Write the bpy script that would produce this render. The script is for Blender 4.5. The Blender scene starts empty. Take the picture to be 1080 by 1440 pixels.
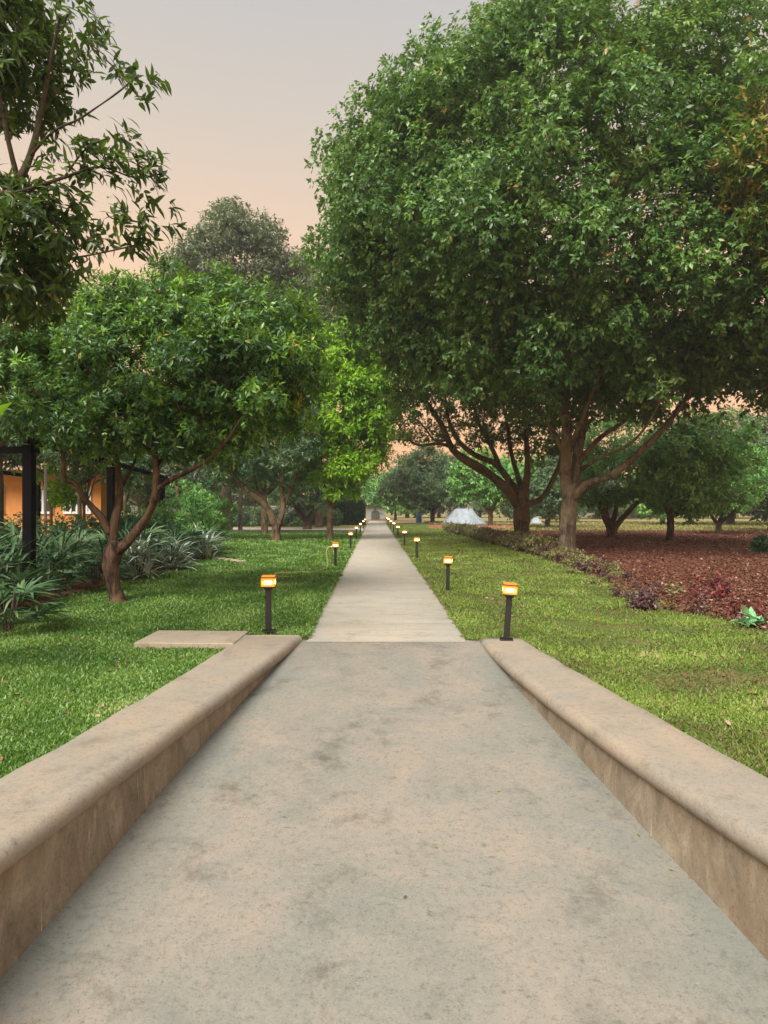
import bpy, math, random
import numpy as np
from mathutils import Vector, noise

scene = bpy.context.scene
COL = scene.collection
R = math.radians
H = 1.45           # camera height above the far path
F = 900.0          # focal length in photograph pixels

def at(px, py, Y):
    """a measured direction of the photograph at a chosen distance -> world point"""
    return np.array([(px - 528.0) / F * Y, Y, H - (py - 715.0) / F * Y])

def onz(px, py, z):
    """where the measured direction meets a level of height z"""
    Y = F * (H - z) / (py - 715.0)
    return ((px - 528.0) / F * Y, Y)

# ------------------------------------------------------------------ tagging
def tag(o, label=None, cat=None, group=None, kind=None):
    if label: o['label'] = label
    if cat: o['category'] = cat
    if group: o['group'] = group
    if kind: o['kind'] = kind
    return o

def empty(name, loc, label, cat, group=None, rz=0):
    o = bpy.data.objects.new(name, None)
    o.empty_display_size = 0.1
    COL.objects.link(o)
    o.location = loc
    o.rotation_euler = (0, 0, rz)
    return tag(o, label, cat, group)

def link(name, me, mat=None, parent=None, smooth=False):
    o = bpy.data.objects.new(name, me)
    COL.objects.link(o)
    if parent: o.parent = parent
    if mat: me.materials.append(mat)
    if smooth:
        me.polygons.foreach_set('use_smooth', [True] * len(me.polygons))
    return o

def copy_tree(o, parent=None):
    c = o.copy(); COL.objects.link(c); c.parent = parent
    for ch in list(o.children):
        copy_tree(ch, c)
    return c

# ------------------------------------------------------------------ mesh helpers
def mesh_np(name, V, Fc, attrs=None):
    """V (n,3), Fc (m,k) all faces with the same number of corners"""
    me = bpy.data.meshes.new(name)
    V = np.asarray(V, dtype=np.float32); Fc = np.asarray(Fc, dtype=np.int32)
    me.vertices.add(len(V)); me.vertices.foreach_set('co', V.ravel())
    k = Fc.shape[1]
    me.loops.add(Fc.size); me.loops.foreach_set('vertex_index', Fc.ravel())
    me.polygons.add(len(Fc))
    me.polygons.foreach_set('loop_start', np.arange(0, Fc.size, k, dtype=np.int32))
    me.update(calc_edges=True)
    if attrs:
        for n, a in attrs.items():
            at_ = me.attributes.new(n, 'FLOAT', 'POINT')
            at_.data.foreach_set('value', np.asarray(a, dtype=np.float32))
    return me

class MB:
    """collects shapes into one mesh (quads and tris mixed)"""
    def __init__(s): s.v = []; s.f = []
    def add(s, vs, fs):
        n = len(s.v); s.v += [tuple(map(float, v)) for v in vs]
        s.f += [tuple(n + i for i in f) for f in fs]
        return s
    def box(s, c, d, rz=0, bev=0.0, taper=1.0):
        cx, cy, cz = c; dx, dy, dz = d[0] / 2, d[1] / 2, d[2] / 2
        b = min(bev, dx * .45, dy * .45, dz * .45)
        ca, sa = math.cos(rz), math.sin(rz)
        if b <= 0:
            lv = [(-dz, 1, 1)], [(dz, taper, 1)]
            rings = [(-dz, dx, dy), (dz, dx * taper, dy * taper)]
        else:
            rings = [(-dz, dx - b, dy - b), (-dz + b, dx, dy), (dz - b, dx * taper, dy * taper), (dz, dx * taper - b, dy * taper - b)]
        vs = []
        for z, ax, ay in rings:
            if b > 0:
                pts = [(-ax + b, -ay), (ax - b, -ay), (ax, -ay + b), (ax, ay - b), (ax - b, ay), (-ax + b, ay), (-ax, ay - b), (-ax, -ay + b)]
            else:
                pts = [(-ax, -ay), (ax, -ay), (ax, ay), (-ax, ay)]
            for x, y in pts:
                vs.append((cx + x * ca - y * sa, cy + x * sa + y * ca, cz + z))
        m = 8 if b > 0 else 4
        fs = [tuple(range(m - 1, -1, -1)), tuple(range((len(rings) - 1) * m, len(rings) * m))]
        for r in range(len(rings) - 1):
            for i in range(m):
                j = (i + 1) % m
                fs.append((r * m + i, r * m + j, (r + 1) * m + j, (r + 1) * m + i))
        return s.add(vs, fs)
    def tube(s, pts, rads, sides=8, jit=0.0, seed=0, cap=True):
        pts = [Vector(p) for p in pts]
        rng = random.Random(seed)
        vs = []; n = len(pts)
        up = Vector((0.13, 0.31, 1)).normalized()
        t0 = (pts[1] - pts[0]).normalized()
        a = t0.cross(up)
        if a.length < .1: a = t0.cross(Vector((1, 0, 0)))
        a.normalize()
        for i in range(n):
            t = (pts[min(i + 1, n - 1)] - pts[max(i - 1, 0)]).normalized()
            a = (a - t * a.dot(t)).normalized(); b = t.cross(a)
            for k in range(sides):
                th = 2 * math.pi * k / sides
                r = rads[i]
                if jit:
                    r *= 1 + jit * (noise.noise(Vector((math.cos(th) * 1.6 + seed, math.sin(th) * 1.6, i * .22))) +
                                    .5 * noise.noise(Vector((math.cos(th) * 4 + seed, math.sin(th) * 4, i * .6))))
                vs.append(pts[i] + (a * math.cos(th) + b * math.sin(th)) * r)
        fs = []
        for i in range(n - 1):
            for k in range(sides):
                j = (k + 1) % sides
                fs.append((i * sides + k, i * sides + j, (i + 1) * sides + j, (i + 1) * sides + k))
        if cap:
            fs.append(tuple(range(sides - 1, -1, -1))); fs.append(tuple(range((n - 1) * sides, n * sides)))
        return s.add(vs, fs)
    def build(s, name, mat=None, parent=None, smooth=False, off=(0, 0, 0)):
        me = bpy.data.meshes.new(name)
        me.from_pydata([(v[0] - off[0], v[1] - off[1], v[2] - off[2]) for v in s.v], [], s.f)
        me.update()
        return link(name, me, mat, parent, smooth)

# ------------------------------------------------------------------ materials
def newmat(name):
    m = bpy.data.materials.new(name); m.use_nodes = True
    nt = m.node_tree; b = nt.nodes['Principled BSDF']
    return m, nt, b
def nd(nt, t, **kw):
    n = nt.nodes.new(t)
    for k, v in kw.items():
        if k in n.inputs.keys(): n.inputs[k].default_value = v
        else: setattr(n, k, v)
    return n
def ramp(nt, fac, stops, interp='LINEAR'):
    r = nt.nodes.new('ShaderNodeValToRGB'); r.color_ramp.interpolation = interp
    e = r.color_ramp.elements
    while len(e) < len(stops): e.new(.5)
    for i, (p, c) in enumerate(stops):
        e[i].position = p; e[i].color = (c[0], c[1], c[2], 1) if hasattr(c, '__len__') else (c, c, c, 1)
    nt.links.new(fac, r.inputs[0]); return r.outputs[0]
def mix(nt, fac, a, b, mode='MIX'):
    m = nt.nodes.new('ShaderNodeMix'); m.data_type = 'RGBA'; m.blend_type = mode
    L = nt.links
    for sock, val in ((m.inputs[0], fac), (m.inputs[6], a), (m.inputs[7], b)):
        if hasattr(val, 'is_linked'): L.new(val, sock)
        elif hasattr(val, '__len__'): sock.default_value = (val[0], val[1], val[2], 1)
        else: sock.default_value = val
    return m.outputs[2]
def mapping(nt, scale=(1, 1, 1), obj=True, rot=(0, 0, 0)):
    tc = nt.nodes.new('ShaderNodeTexCoord'); mp = nt.nodes.new('ShaderNodeMapping')
    mp.inputs['Scale'].default_value = scale; mp.inputs['Rotation'].default_value = rot
    nt.links.new(tc.outputs['Object'], mp.inputs[0]); return mp.outputs[0]
def noi(nt, vec, scale, detail=4, rough=.55, dist=0.0):
    n = nt.nodes.new('ShaderNodeTexNoise')
    n.inputs['Scale'].default_value = scale; n.inputs['Detail'].default_value = detail
    n.inputs['Roughness'].default_value = rough; n.inputs['Distortion'].default_value = dist
    if vec is not None: nt.links.new(vec, n.inputs['Vector'])
    return n.outputs[0]
def bump(nt, h, b, strength=.3, dist=.01):
    n = nt.nodes.new('ShaderNodeBump'); n.inputs['Strength'].default_value = strength
    n.inputs['Distance'].default_value = dist
    nt.links.new(h, n.inputs['Height']); nt.links.new(n.outputs[0], b.inputs['Normal'])

def leaf_mat(name, cols, rough=.42, trans=.28, transcol=None, nscale=.8, spec=.5):
    """cols: dark, middle, bright, and an accent for the few oldest or youngest leaves"""
    m, nt, b = newmat(name); L = nt.links
    a = nd(nt, 'ShaderNodeAttribute', attribute_name='tint')
    v = mapping(nt)
    n = noi(nt, v, nscale, 2)
    add = nd(nt, 'ShaderNodeMath', operation='MULTIPLY_ADD')
    L.new(n, add.inputs[0]); add.inputs[1].default_value = .5
    sub = nd(nt, 'ShaderNodeMath', operation='SUBTRACT'); sub.inputs[1].default_value = .25
    L.new(a.outputs['Fac'], sub.inputs[0]); L.new(sub.outputs[0], add.inputs[2])
    st = [(0.05, cols[0]), (.45, cols[1]), (.85, cols[2])]
    if len(cols) > 3: st += [(.955, cols[2]), (.985, cols[3])]
    c = ramp(nt, add.outputs[0], st)
    L.new(c, b.inputs['Base Color'])
    b.inputs['Roughness'].default_value = rough
    b.inputs['Specular IOR Level'].default_value = spec
    tr = nd(nt, 'ShaderNodeBsdfTranslucent')
    tc = mix(nt, .6, c, transcol or (.20, .34, .03), 'MIX')
    L.new(tc, tr.inputs[0])
    ms = nt.nodes.new('ShaderNodeMixShader'); ms.inputs[0].default_value = trans
    L.new(b.outputs[0], ms.inputs[1]); L.new(tr.outputs[0], ms.inputs[2])
    L.new(ms.outputs[0], nt.nodes['Material Output'].inputs[0])
    return m

M = {}
M['leaf_big'] = leaf_mat('foliage_weeping_fig', [(.034, .102, .034), (.072, .185, .048), (.18, .335, .072), (.40, .22, .06)], nscale=.5, rough=.34)
M['leaf_fig2'] = leaf_mat('foliage_dark_mango', [(.042, .090, .022), (.090, .17, .036), (.22, .32, .065), (.28, .26, .05)], nscale=.6, rough=.38)
M['leaf_mango'] = leaf_mat('foliage_guava', [(.020, .068, .032), (.050, .135, .044), (.20, .40, .035), (.36, .26, .06)], nscale=.9, rough=.32)
M['leaf_near'] = leaf_mat('foliage_near_mango', [(.016, .038, .012), (.032, .068, .020), (.115, .19, .03), (.28, .24, .06)], nscale=1.5, rough=.33, trans=.3)
M['leaf_lime'] = leaf_mat('foliage_lime', [(.10, .26, .014), (.22, .48, .020), (.42, .68, .03), (.45, .50, .05)], nscale=.7, trans=.42)
M['leaf_teal'] = leaf_mat('foliage_distant', [(.040, .100, .052), (.080, .160, .078), (.16, .26, .10)], nscale=.5)
M['leaf_grey'] = leaf_mat('foliage_grey_tall', [(.055, .085, .050), (.092, .130, .075), (.16, .20, .11)], nscale=.5, trans=.2)
M['leaf_mid'] = leaf_mat('foliage_orchard', [(.06, .20, .060), (.14, .37, .090), (.29, .56, .13)], nscale=.6)
M['leaf_flush'] = leaf_mat('foliage_flush', [(.05, .14, .03), (.11, .24, .04), (.46, .27, .07), (.75, .18, .08)], nscale=1.8, trans=.3)
M['leaf_strap'] = leaf_mat('foliage_strap', [(.016, .060, .020), (.045, .12, .038), (.16, .25, .11)], nscale=2, trans=.12, rough=.46, transcol=(.05, .14, .05))
M['leaf_varieg'] = leaf_mat('foliage_variegated', [(.08, .16, .09), (.36, .44, .38), (.75, .80, .74)], nscale=3, trans=.12)
M['leaf_red'] = leaf_mat('foliage_copper', [(.055, .028, .024), (.11, .055, .042), (.20, .11, .08), (.40, .09, .05)], nscale=3, trans=.15, transcol=(.2, .08, .05))
M['leaf_crimson'] = leaf_mat('foliage_crimson', [(.06, .03, .04), (.14, .040, .042), (.30, .07, .06), (.12, .16, .06)], nscale=6, trans=.2, transcol=(.4, .05, .04))
M['leaf_plum'] = leaf_mat('foliage_plum', [(.05, .022, .026), (.10, .05, .05), (.19, .12, .11), (.28, .16, .10)], nscale=3, trans=.12, transcol=(.14, .06, .06))
M['leaf_olive'] = leaf_mat('foliage_border', [(.09, .085, .036), (.19, .18, .07), (.33, .34, .13), (.34, .16, .08)], nscale=2, trans=.15, transcol=(.2, .16, .04))
M['leaf_pale'] = leaf_mat('foliage_pale', [(.10, .30, .13), (.22, .48, .24), (.40, .66, .38)], nscale=4, trans=.2)
M['leaf_banana'] = leaf_mat('foliage_banana', [(.16, .42, .015), (.24, .55, .02), (.34, .62, .03)], nscale=2, trans=.4, transcol=(.4, .7, .03))
M['leaf_hedge'] = leaf_mat('foliage_hedge', [(.012, .060, .030), (.022, .10, .045), (.05, .16, .06)], nscale=1.2)
M['litter'] = leaf_mat('litter', [(.075, .026, .018), (.14, .055, .036), (.22, .115, .075), (.40, .28, .21)], nscale=3, trans=.05, transcol=(.2, .08, .04), spec=.2, rough=.8)

def bark(name, c1, c2, c3):
    m, nt, b = newmat(name); L = nt.links
    v = mapping(nt, (1, 1, .28))
    n = noi(nt, v, 9, 8, .65, .6)
    v2 = mapping(nt); n2 = noi(nt, v2, 1.7, 4)
    c = ramp(nt, n, [(.36, c1), (.5, c2), (.64, c3)])
    c = mix(nt, ramp(nt, noi(nt, mapping(nt, (1, 1, .16)), 30, 5, .7, .5), [(.40, .8), (.50, 0)]), c, (c1[0] * .5, c1[1] * .5, c1[2] * .5))
    c = mix(nt, ramp(nt, noi(nt, mapping(nt), 5, 6, .7), [(.55, 0), (.66, .45)]), c, (.10, .115, .055))
    c = mix(nt, ramp(nt, n2, [(.42, 0), (.6, .55)]), c, (c3[0] * 1.1, c3[1] * 1.15, c3[2] * 1.0))
    L.new(c, b.inputs['Base Color']); b.inputs['Roughness'].default_value = .9
    b.inputs['Specular IOR Level'].default_value = .2
    v3 = mapping(nt, (1, 1, .22))
    bump(nt, noi(nt, v3, 26, 6, .7, .4), b, .9, .03)
    return m
M['bark_brown'] = bark('bark_brown', (.040, .026, .017), (.10, .066, .042), (.19, .13, .085))
M['bark_grey'] = bark('bark_grey', (.045, .035, .026), (.115, .088, .062), (.22, .175, .125))
M['bark_red'] = bark('bark_red', (.020, .012, .009), (.062, .033, .022), (.14, .085, .058))
M['bark_dark'] = bark('bark_dark', (.022, .018, .015), (.055, .044, .034), (.11, .088, .066))

def plain(name, col, rough=.6, metal=0, n=0.0, scale=8, spec=.5):
    m, nt, b = newmat(name)
    if n:
        v = mapping(nt); c = mix(nt, ramp(nt, noi(nt, v, scale, 5), [(.3, 0), (.7, 1)]), [x * (1 - n) for x in col], [min(1, x * (1 + n)) for x in col])
        nt.links.new(c, b.inputs['Base Color'])
    else: b.inputs['Base Color'].default_value = (*col, 1)
    b.inputs['Roughness'].default_value = rough; b.inputs['Metallic'].default_value = metal
    b.inputs['Specular IOR Level'].default_value = spec
    return m
M['black_metal'] = plain('black_powder_coat', (.012, .012, .014), .45, 0, .3, 20)
M['black_wood'] = plain('black_painted_timber', (.004, .004, .005), .85, 0, .3, 12, .05)
M['orange_wall'] = plain('orange_render', (.62, .25, .075), .9, 0, .12, 3)
M['white_paint'] = plain('white_window_paint', (.72, .74, .76), .5, 0, .05, 6)
M['glass'] = plain('window_glass', (.03, .04, .045), .08)
M['tiles'] = plain('pink_roof_tiles', (.50, .30, .24), .85, 0, .3, 5)
M['tarp'] = plain('pale_blue_tarpaulin', (.29, .34, .39), .7, 0, .22, 2.5)
M['grey_wall'] = plain('grey_render', (.28, .27, .27), .9, 0, .2, 1.2)
M['beige_wall'] = plain('beige_render', (.42, .38, .30), .9, 0, .15, 2)
M['roof_blue'] = plain('pale_metal_roof', (.45, .53, .58), .5, 0, .12, 2)
M['dark_void'] = plain('dark_doorway', (.06, .055, .055), .8)
M['hose'] = plain('yellow_hose', (.50, .40, .17), .5, 0, .15, 20)
M['blue'] = plain('blue_plastic', (.10, .22, .50), .45, 0, .1, 5)
M['soil_brick'] = plain('brick_edging', (.34, .13, .085), .9, 0, .35, 6)

def ground_mat(name, stops, scale=1.5, s2=25, bumpd=.02, stretch=(1, 1, 1), rough=.95, fine=.35, dark=(.03, .03, .015)):
    m, nt, b = newmat(name); L = nt.links
    v = mapping(nt, stretch)
    c = ramp(nt, noi(nt, v, scale, 6, .6, .3), stops)
    n2 = noi(nt, v, s2, 8, .7)
    c = mix(nt, ramp(nt, n2, [(.38, fine), (.55, 0)]), c, dark)
    L.new(c, b.inputs['Base Color']); b.inputs['Roughness'].default_value = rough
    b.inputs['Specular IOR Level'].default_value = .15
    bump(nt, n2, b, .8, bumpd)
    return m
M['turf_left'] = ground_mat('turf_left', [(.3, (.035, .085, .012)), (.5, (.06, .13, .018)), (.72, (.10, .16, .03))], .9, 18)
M['turf_right'] = ground_mat('turf_right', [(.3, (.05, .11, .016)), (.5, (.09, .14, .03)), (.68, (.22, .15, .08))], .9, 18)
M['red_soil'] = ground_mat('red_soil', [(.25, (.10, .036, .022)), (.5, (.19, .075, .046)), (.75, (.28, .13, .085))], 1.4, 14, .06, dark=(.025, .01, .008))
M['field'] = ground_mat('dry_field', [(.3, (.15, .17, .05)), (.5, (.27, .24, .10)), (.72, (.36, .27, .15))], .12, 3, .03, dark=(.06, .05, .02))

def concrete(name, a, b_, c_, stain, cool, streak=False, sc=1.0):
    m, nt, b = newmat(name); L = nt.links
    v = mapping(nt, (1, 1, 1)); vx = mapping(nt, (.45, 2.6, 1))
    n1 = noi(nt, v, 1.8 * sc, 14, .72, .5)
    c = ramp(nt, n1, [(.28, a), (.5, b_), (.72, c_)])
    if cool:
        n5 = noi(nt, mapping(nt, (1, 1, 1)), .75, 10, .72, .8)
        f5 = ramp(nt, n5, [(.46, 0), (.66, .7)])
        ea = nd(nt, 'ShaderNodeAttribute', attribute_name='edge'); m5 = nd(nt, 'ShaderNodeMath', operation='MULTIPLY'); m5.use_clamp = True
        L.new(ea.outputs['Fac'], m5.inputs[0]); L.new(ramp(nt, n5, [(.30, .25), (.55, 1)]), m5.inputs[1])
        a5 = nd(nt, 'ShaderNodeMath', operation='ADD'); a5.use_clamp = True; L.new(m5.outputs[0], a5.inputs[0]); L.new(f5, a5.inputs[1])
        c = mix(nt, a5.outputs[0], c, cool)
    n2 = noi(nt, v, 2.4 * sc, 12, .75, .3)
    c = mix(nt, ramp(nt, n2, [(.30, .85), (.46, .0)]), c, stain)
    if streak:
        n3 = noi(nt, vx, 3.2, 7, .65, .2)
        c = mix(nt, ramp(nt, n3, [(.30, .55), (.47, 0), (.6, 0), (.75, .35)]), c, stain)
    n4 = noi(nt, v, 95, 4, .7)
    c = mix(nt, ramp(nt, n4, [(.32, .6), (.43, 0)]), c, (stain[0] * .6, stain[1] * .6, stain[2] * .6))
    c = mix(nt, ramp(nt, n4, [(.60, 0), (.78, .25)]), c, (.62, .57, .50))
    # small scuffs
    n6 = noi(nt, mapping(nt, (1, 2.2, 1)), 11, 8, .75, .3)
    c = mix(nt, ramp(nt, n6, [(.30, .75), (.41, 0)]), c, (stain[0] * .75, stain[1] * .75, stain[2] * .8))
    n7 = noi(nt, v, 30, 6, .75, 0)
    c = mix(nt, ramp(nt, n7, [(.34, .4), (.47, 0)]), c, (stain[0] * .8, stain[1] * .82, stain[2] * .85))
    c = mix(nt, ramp(nt, n7, [(.55, 0), (.70, .12)]), c, (.46, .42, .36))
    L.new(c, b.inputs['Base Color']); b.inputs['Roughness'].default_value = .85
    b.inputs['Specular IOR Level'].default_value = .25
    ad = nd(nt, 'ShaderNodeMath', operation='ADD'); L.new(n4, ad.inputs[0]); L.new(n6, ad.inputs[1])
    bump(nt, ad.outputs[0], b, .45, .006)
    return m
M['ramp'] = concrete('ramp_concrete', (.172, .164, .145), (.240, .222, .190), (.310, .250, .203), (.098, .092, .078), (.185, .194, .175))
M['path'] = concrete('path_concrete', (.36, .335, .285), (.43, .395, .335), (.48, .41, .335), (.29, .24, .185), (.40, .405, .38), True)
M['slab'] = concrete('slab_concrete', (.30, .26, .20), (.37, .32, .25), (.42, .34, .26), (.20, .16, .12), None)
M['coping'] = concrete('coping_plaster', (.235, .212, .175), (.305, .260, .205), (.350, .272, .202), (.165, .142, .115), (.245, .240, .218), sc=1.6)
M['crosspath'] = concrete('cross_path', (.42, .39, .36), (.48, .44, .40), (.52, .47, .42), (.35, .31, .27), None)

def wall_face_mat():
    m, nt, b = newmat('streaked_wall_plaster'); L = nt.links
    v = mapping(nt, (2.6, 2.6, 1.3)); v2 = mapping(nt)
    n = noi(nt, v, 2.2, 10, .75, .8)
    c = ramp(nt, n, [(.3, (.125, .105, .080)), (.5, (.245, .207, .155)), (.70, (.38, .335, .262))])
    n2 = noi(nt, v2, 3, 5, .6)
    c = mix(nt, ramp(nt, n2, [(.45, 0), (.65, .5)]), c, (.23, .165, .105))
    vv = mapping(nt, (14, 14, .5)); n5 = noi(nt, vv, 3.1, 2, .5)
    c = mix(nt, ramp(nt, n5, [(.73, 0), (.77, .6)]), c, (.62, .57, .48))
    n3 = noi(nt, v2, 60, 5, .7)
    c = mix(nt, ramp(nt, n3, [(.3, .5), (.47, 0)]), c, (.09, .065, .045))
    L.new(c, b.inputs['Base Color']); b.inputs['Roughness'].default_value = .9
    b.inputs['Specular IOR Level'].default_value = .2
    bump(nt, n3, b, .5, .006)
    return m
M['wall_face'] = wall_face_mat()

def lamp_mat():
    m, nt, b = newmat('lit_amber_lens'); L = nt.links
    tc = nd(nt, 'ShaderNodeTexCoord')
    sep = nd(nt, 'ShaderNodeSeparateXYZ'); L.new(tc.outputs['Generated'], sep.inputs[0])
    # the lamp inside is brightest mid-height, dimmer towards the frame of the lens
    s = nd(nt, 'ShaderNodeMath', operation='SUBTRACT'); L.new(sep.outputs[2], s.inputs[0]); s.inputs[1].default_value = .45
    ab = nd(nt, 'ShaderNodeMath', operation='ABSOLUTE'); L.new(s.outputs[0], ab.inputs[0])
    c = ramp(nt, ab.outputs[0], [(0, (1, .62, .16)), (.14, (1, .48, .06)), (.30, (1, .34, .015)), (.5, (.80, .20, .005))])
    b.inputs['Base Color'].default_value = (.3, .12, .02, 1)
    L.new(c, b.inputs['Emission Color']); b.inputs['Emission Strength'].default_value = 1.15
    return m
M['lamp'] = lamp_mat()
m, nt, b = newmat('lit_amber_rim'); b.inputs['Base Color'].default_value = (.3, .12, .02, 1)
b.inputs['Emission Color'].default_value = (1, .33, .02, 1); b.inputs['Emission Strength'].default_value = .5; M['lamp_rim'] = m
m, nt, b = newmat('lit_bulb'); b.inputs['Emission Color'].default_value = (1, .80, .42, 1); b.inputs['Emission Strength'].default_value = 14; M['bulb'] = m

# ------------------------------------------------------------------ leaves
def unit(a): return a / (np.linalg.norm(a, axis=1, keepdims=True) + 1e-9)
def leaf_arrays(P, D, N, Ln, Wd, curve=None, detail=False):
    """P base, D direction, N up side of the blade; returns verts, tris, per-leaf vertex count"""
    n = len(P); D = unit(D); S = unit(np.cross(D, N)); N = np.cross(S, D)
    Ln = Ln[:, None]; Wd = Wd[:, None]
    if not detail:
        V = np.empty((n, 4, 3))
        V[:, 0] = P; V[:, 2] = P + D * Ln
        mid = P + D * Ln * .42 + N * Wd * .16
        V[:, 1] = mid + S * Wd * .5; V[:, 3] = mid - S * Wd * .5
        T = np.array([[0, 1, 2], [0, 2, 3]])
    else:
        cv = (curve if curve is not None else np.full(n, .15))[:, None]
        V = np.empty((n, 9, 3))
        def c(t): return P + D * Ln * t - N * Ln * cv * t * t
        up = N * Wd * .14
        V[:, 0] = c(0); V[:, 1] = c(.33); V[:, 2] = c(.68); V[:, 3] = c(1)
        V[:, 4] = c(.30) + S * Wd * .45 + up; V[:, 5] = c(.66) + S * Wd * .36 + up
        V[:, 6] = c(.30) - S * Wd * .45 + up; V[:, 7] = c(.66) - S * Wd * .36 + up
        V[:, 8] = c(1)
        T = np.array([[0, 4, 1], [1, 4, 5], [1, 5, 2], [2, 5, 3], [0, 1, 6], [1, 7, 6], [1, 2, 7], [2, 8, 7]])
    k = V.shape[1]
    Fc = (T[None] + (np.arange(n) * k)[:, None, None]).reshape(-1, 3)
    return V.reshape(-1, 3), Fc, k

def rball(rng, n, p=1 / 3):
    v = unit(rng.normal(size=(n, 3))); return v * rng.random(n)[:, None] ** p

def clumps_in(rng, blobs, n, inner=.55):
    """clump centres spread through the outer part of a union of ellipsoids, with their outward normals"""
    B = np.array([b[:6] for b in blobs], float)
    w = (B[:, 3] * B[:, 4] + B[:, 4] * B[:, 5] + B[:, 3] * B[:, 5]); w /= w.sum()
    C = []; O = []
    while len(C) < n:
        i = rng.choice(len(B), p=w); u = rng.normal(size=3); u /= np.linalg.norm(u)
        s = inner + (1 - inner) * rng.random() ** .55
        wob = 1 + .13 * noise.noise(Vector(u * 2.3 + i * 7.1)) * 2
        p = B[i, :3] + u * B[i, 3:6] * s * wob
        q = (p - B[:, :3]) / B[:, 3:6]; dd = np.sqrt((q * q).sum(1)); dd[i] = 9
        if dd.min() < .62 * inner / .55: continue
        C.append(p); O.append(u / B[i, 3:6])
    return np.array(C), unit(np.array(O))

def crown(name, rng, C, O, rc, tips, k, L, W, mat, parent, base, droop=.35, whorl=1.0, detail=False, flush=.0, upb=.15, flat=.8, cs=None):
    n = len(C)
    crv = rng.random(n)
    rcs = rc * (.6 + .8 * rng.random(n))
    if cs is not None: rcs = rcs * cs
    nt_ = np.maximum(3, (tips * (.5 + rng.random(n)) * (rcs / rc) ** 1.6).astype(int))
    idx = np.repeat(np.arange(n), nt_)
    off = rball(rng, len(idx), .45) * np.array([1, 1, flat])
    T = C[idx] + off * rcs[idx][:, None] + O[idx] * (rcs[idx] * .15)[:, None]
    TD = unit(off * .9 + O[idx] * .9 + rng.normal(size=off.shape) * .35 + np.array([0, 0, upb]))
    tv = rng.random(len(idx)); outer = (off * O[idx]).sum(1)
    j = np.repeat(np.arange(len(idx)), k); m_ = len(j)
    a = unit(np.cross(TD, np.array([.21, .37, .9]))); b = np.cross(TD, a)
    th = (np.tile(np.arange(k) * 2.399, len(idx)) + tv[j] * 6.28)[:, None]
    D = TD[j] * (.25 + .7 * rng.random(m_))[:, None] + (a[j] * np.cos(th) + b[j] * np.sin(th)) * whorl
    D = unit(D + rng.normal(size=D.shape) * .22); D[:, 2] -= droop * (.4 + rng.random(m_))
    D = unit(D)
    Nn = TD[j] * .7 + np.array([0, 0, .75]) + rng.normal(size=D.shape) * .33
    P = T[j] + rng.normal(size=D.shape) * L * .18 + TD[j] * (rng.random(m_) * L * .8)[:, None]
    Ls = L * (.6 + .65 * rng.random(m_)); Ws = W * (.7 + .5 * rng.random(m_))
    V, Fc, kk = leaf_arrays(P, D, Nn, Ls, Ws, .1 + .25 * rng.random(m_), detail)
    tint = .40 * crv[idx][j] + .25 * tv[j] + .35 * rng.random(m_)
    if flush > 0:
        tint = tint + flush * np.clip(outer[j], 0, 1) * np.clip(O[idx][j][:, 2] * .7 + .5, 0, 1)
    tint = np.clip(tint, 0, .94); old = rng.random(m_) < .006; tint[old] = 1.15
    me = mesh_np(name, V - np.array(base), Fc, {'tint': np.repeat(tint, kk)})
    return link(name, me, mat, parent)

def spline(pts, n=6):
    P = [np.array(p, float) for p in pts]; out = []
    for i in range(len(P) - 1):
        p0 = P[max(i - 1, 0)]; p1 = P[i]; p2 = P[i + 1]; p3 = P[min(i + 2, len(P) - 1)]
        for s in range(n):
            t = s / n
            out.append(.5 * ((2 * p1) + (-p0 + p2) * t + (2 * p0 - 5 * p1 + 4 * p2 - p3) * t * t + (-p0 + 3 * p1 - 3 * p2 + p3) * t ** 3))
    out.append(P[-1]); return out

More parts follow.
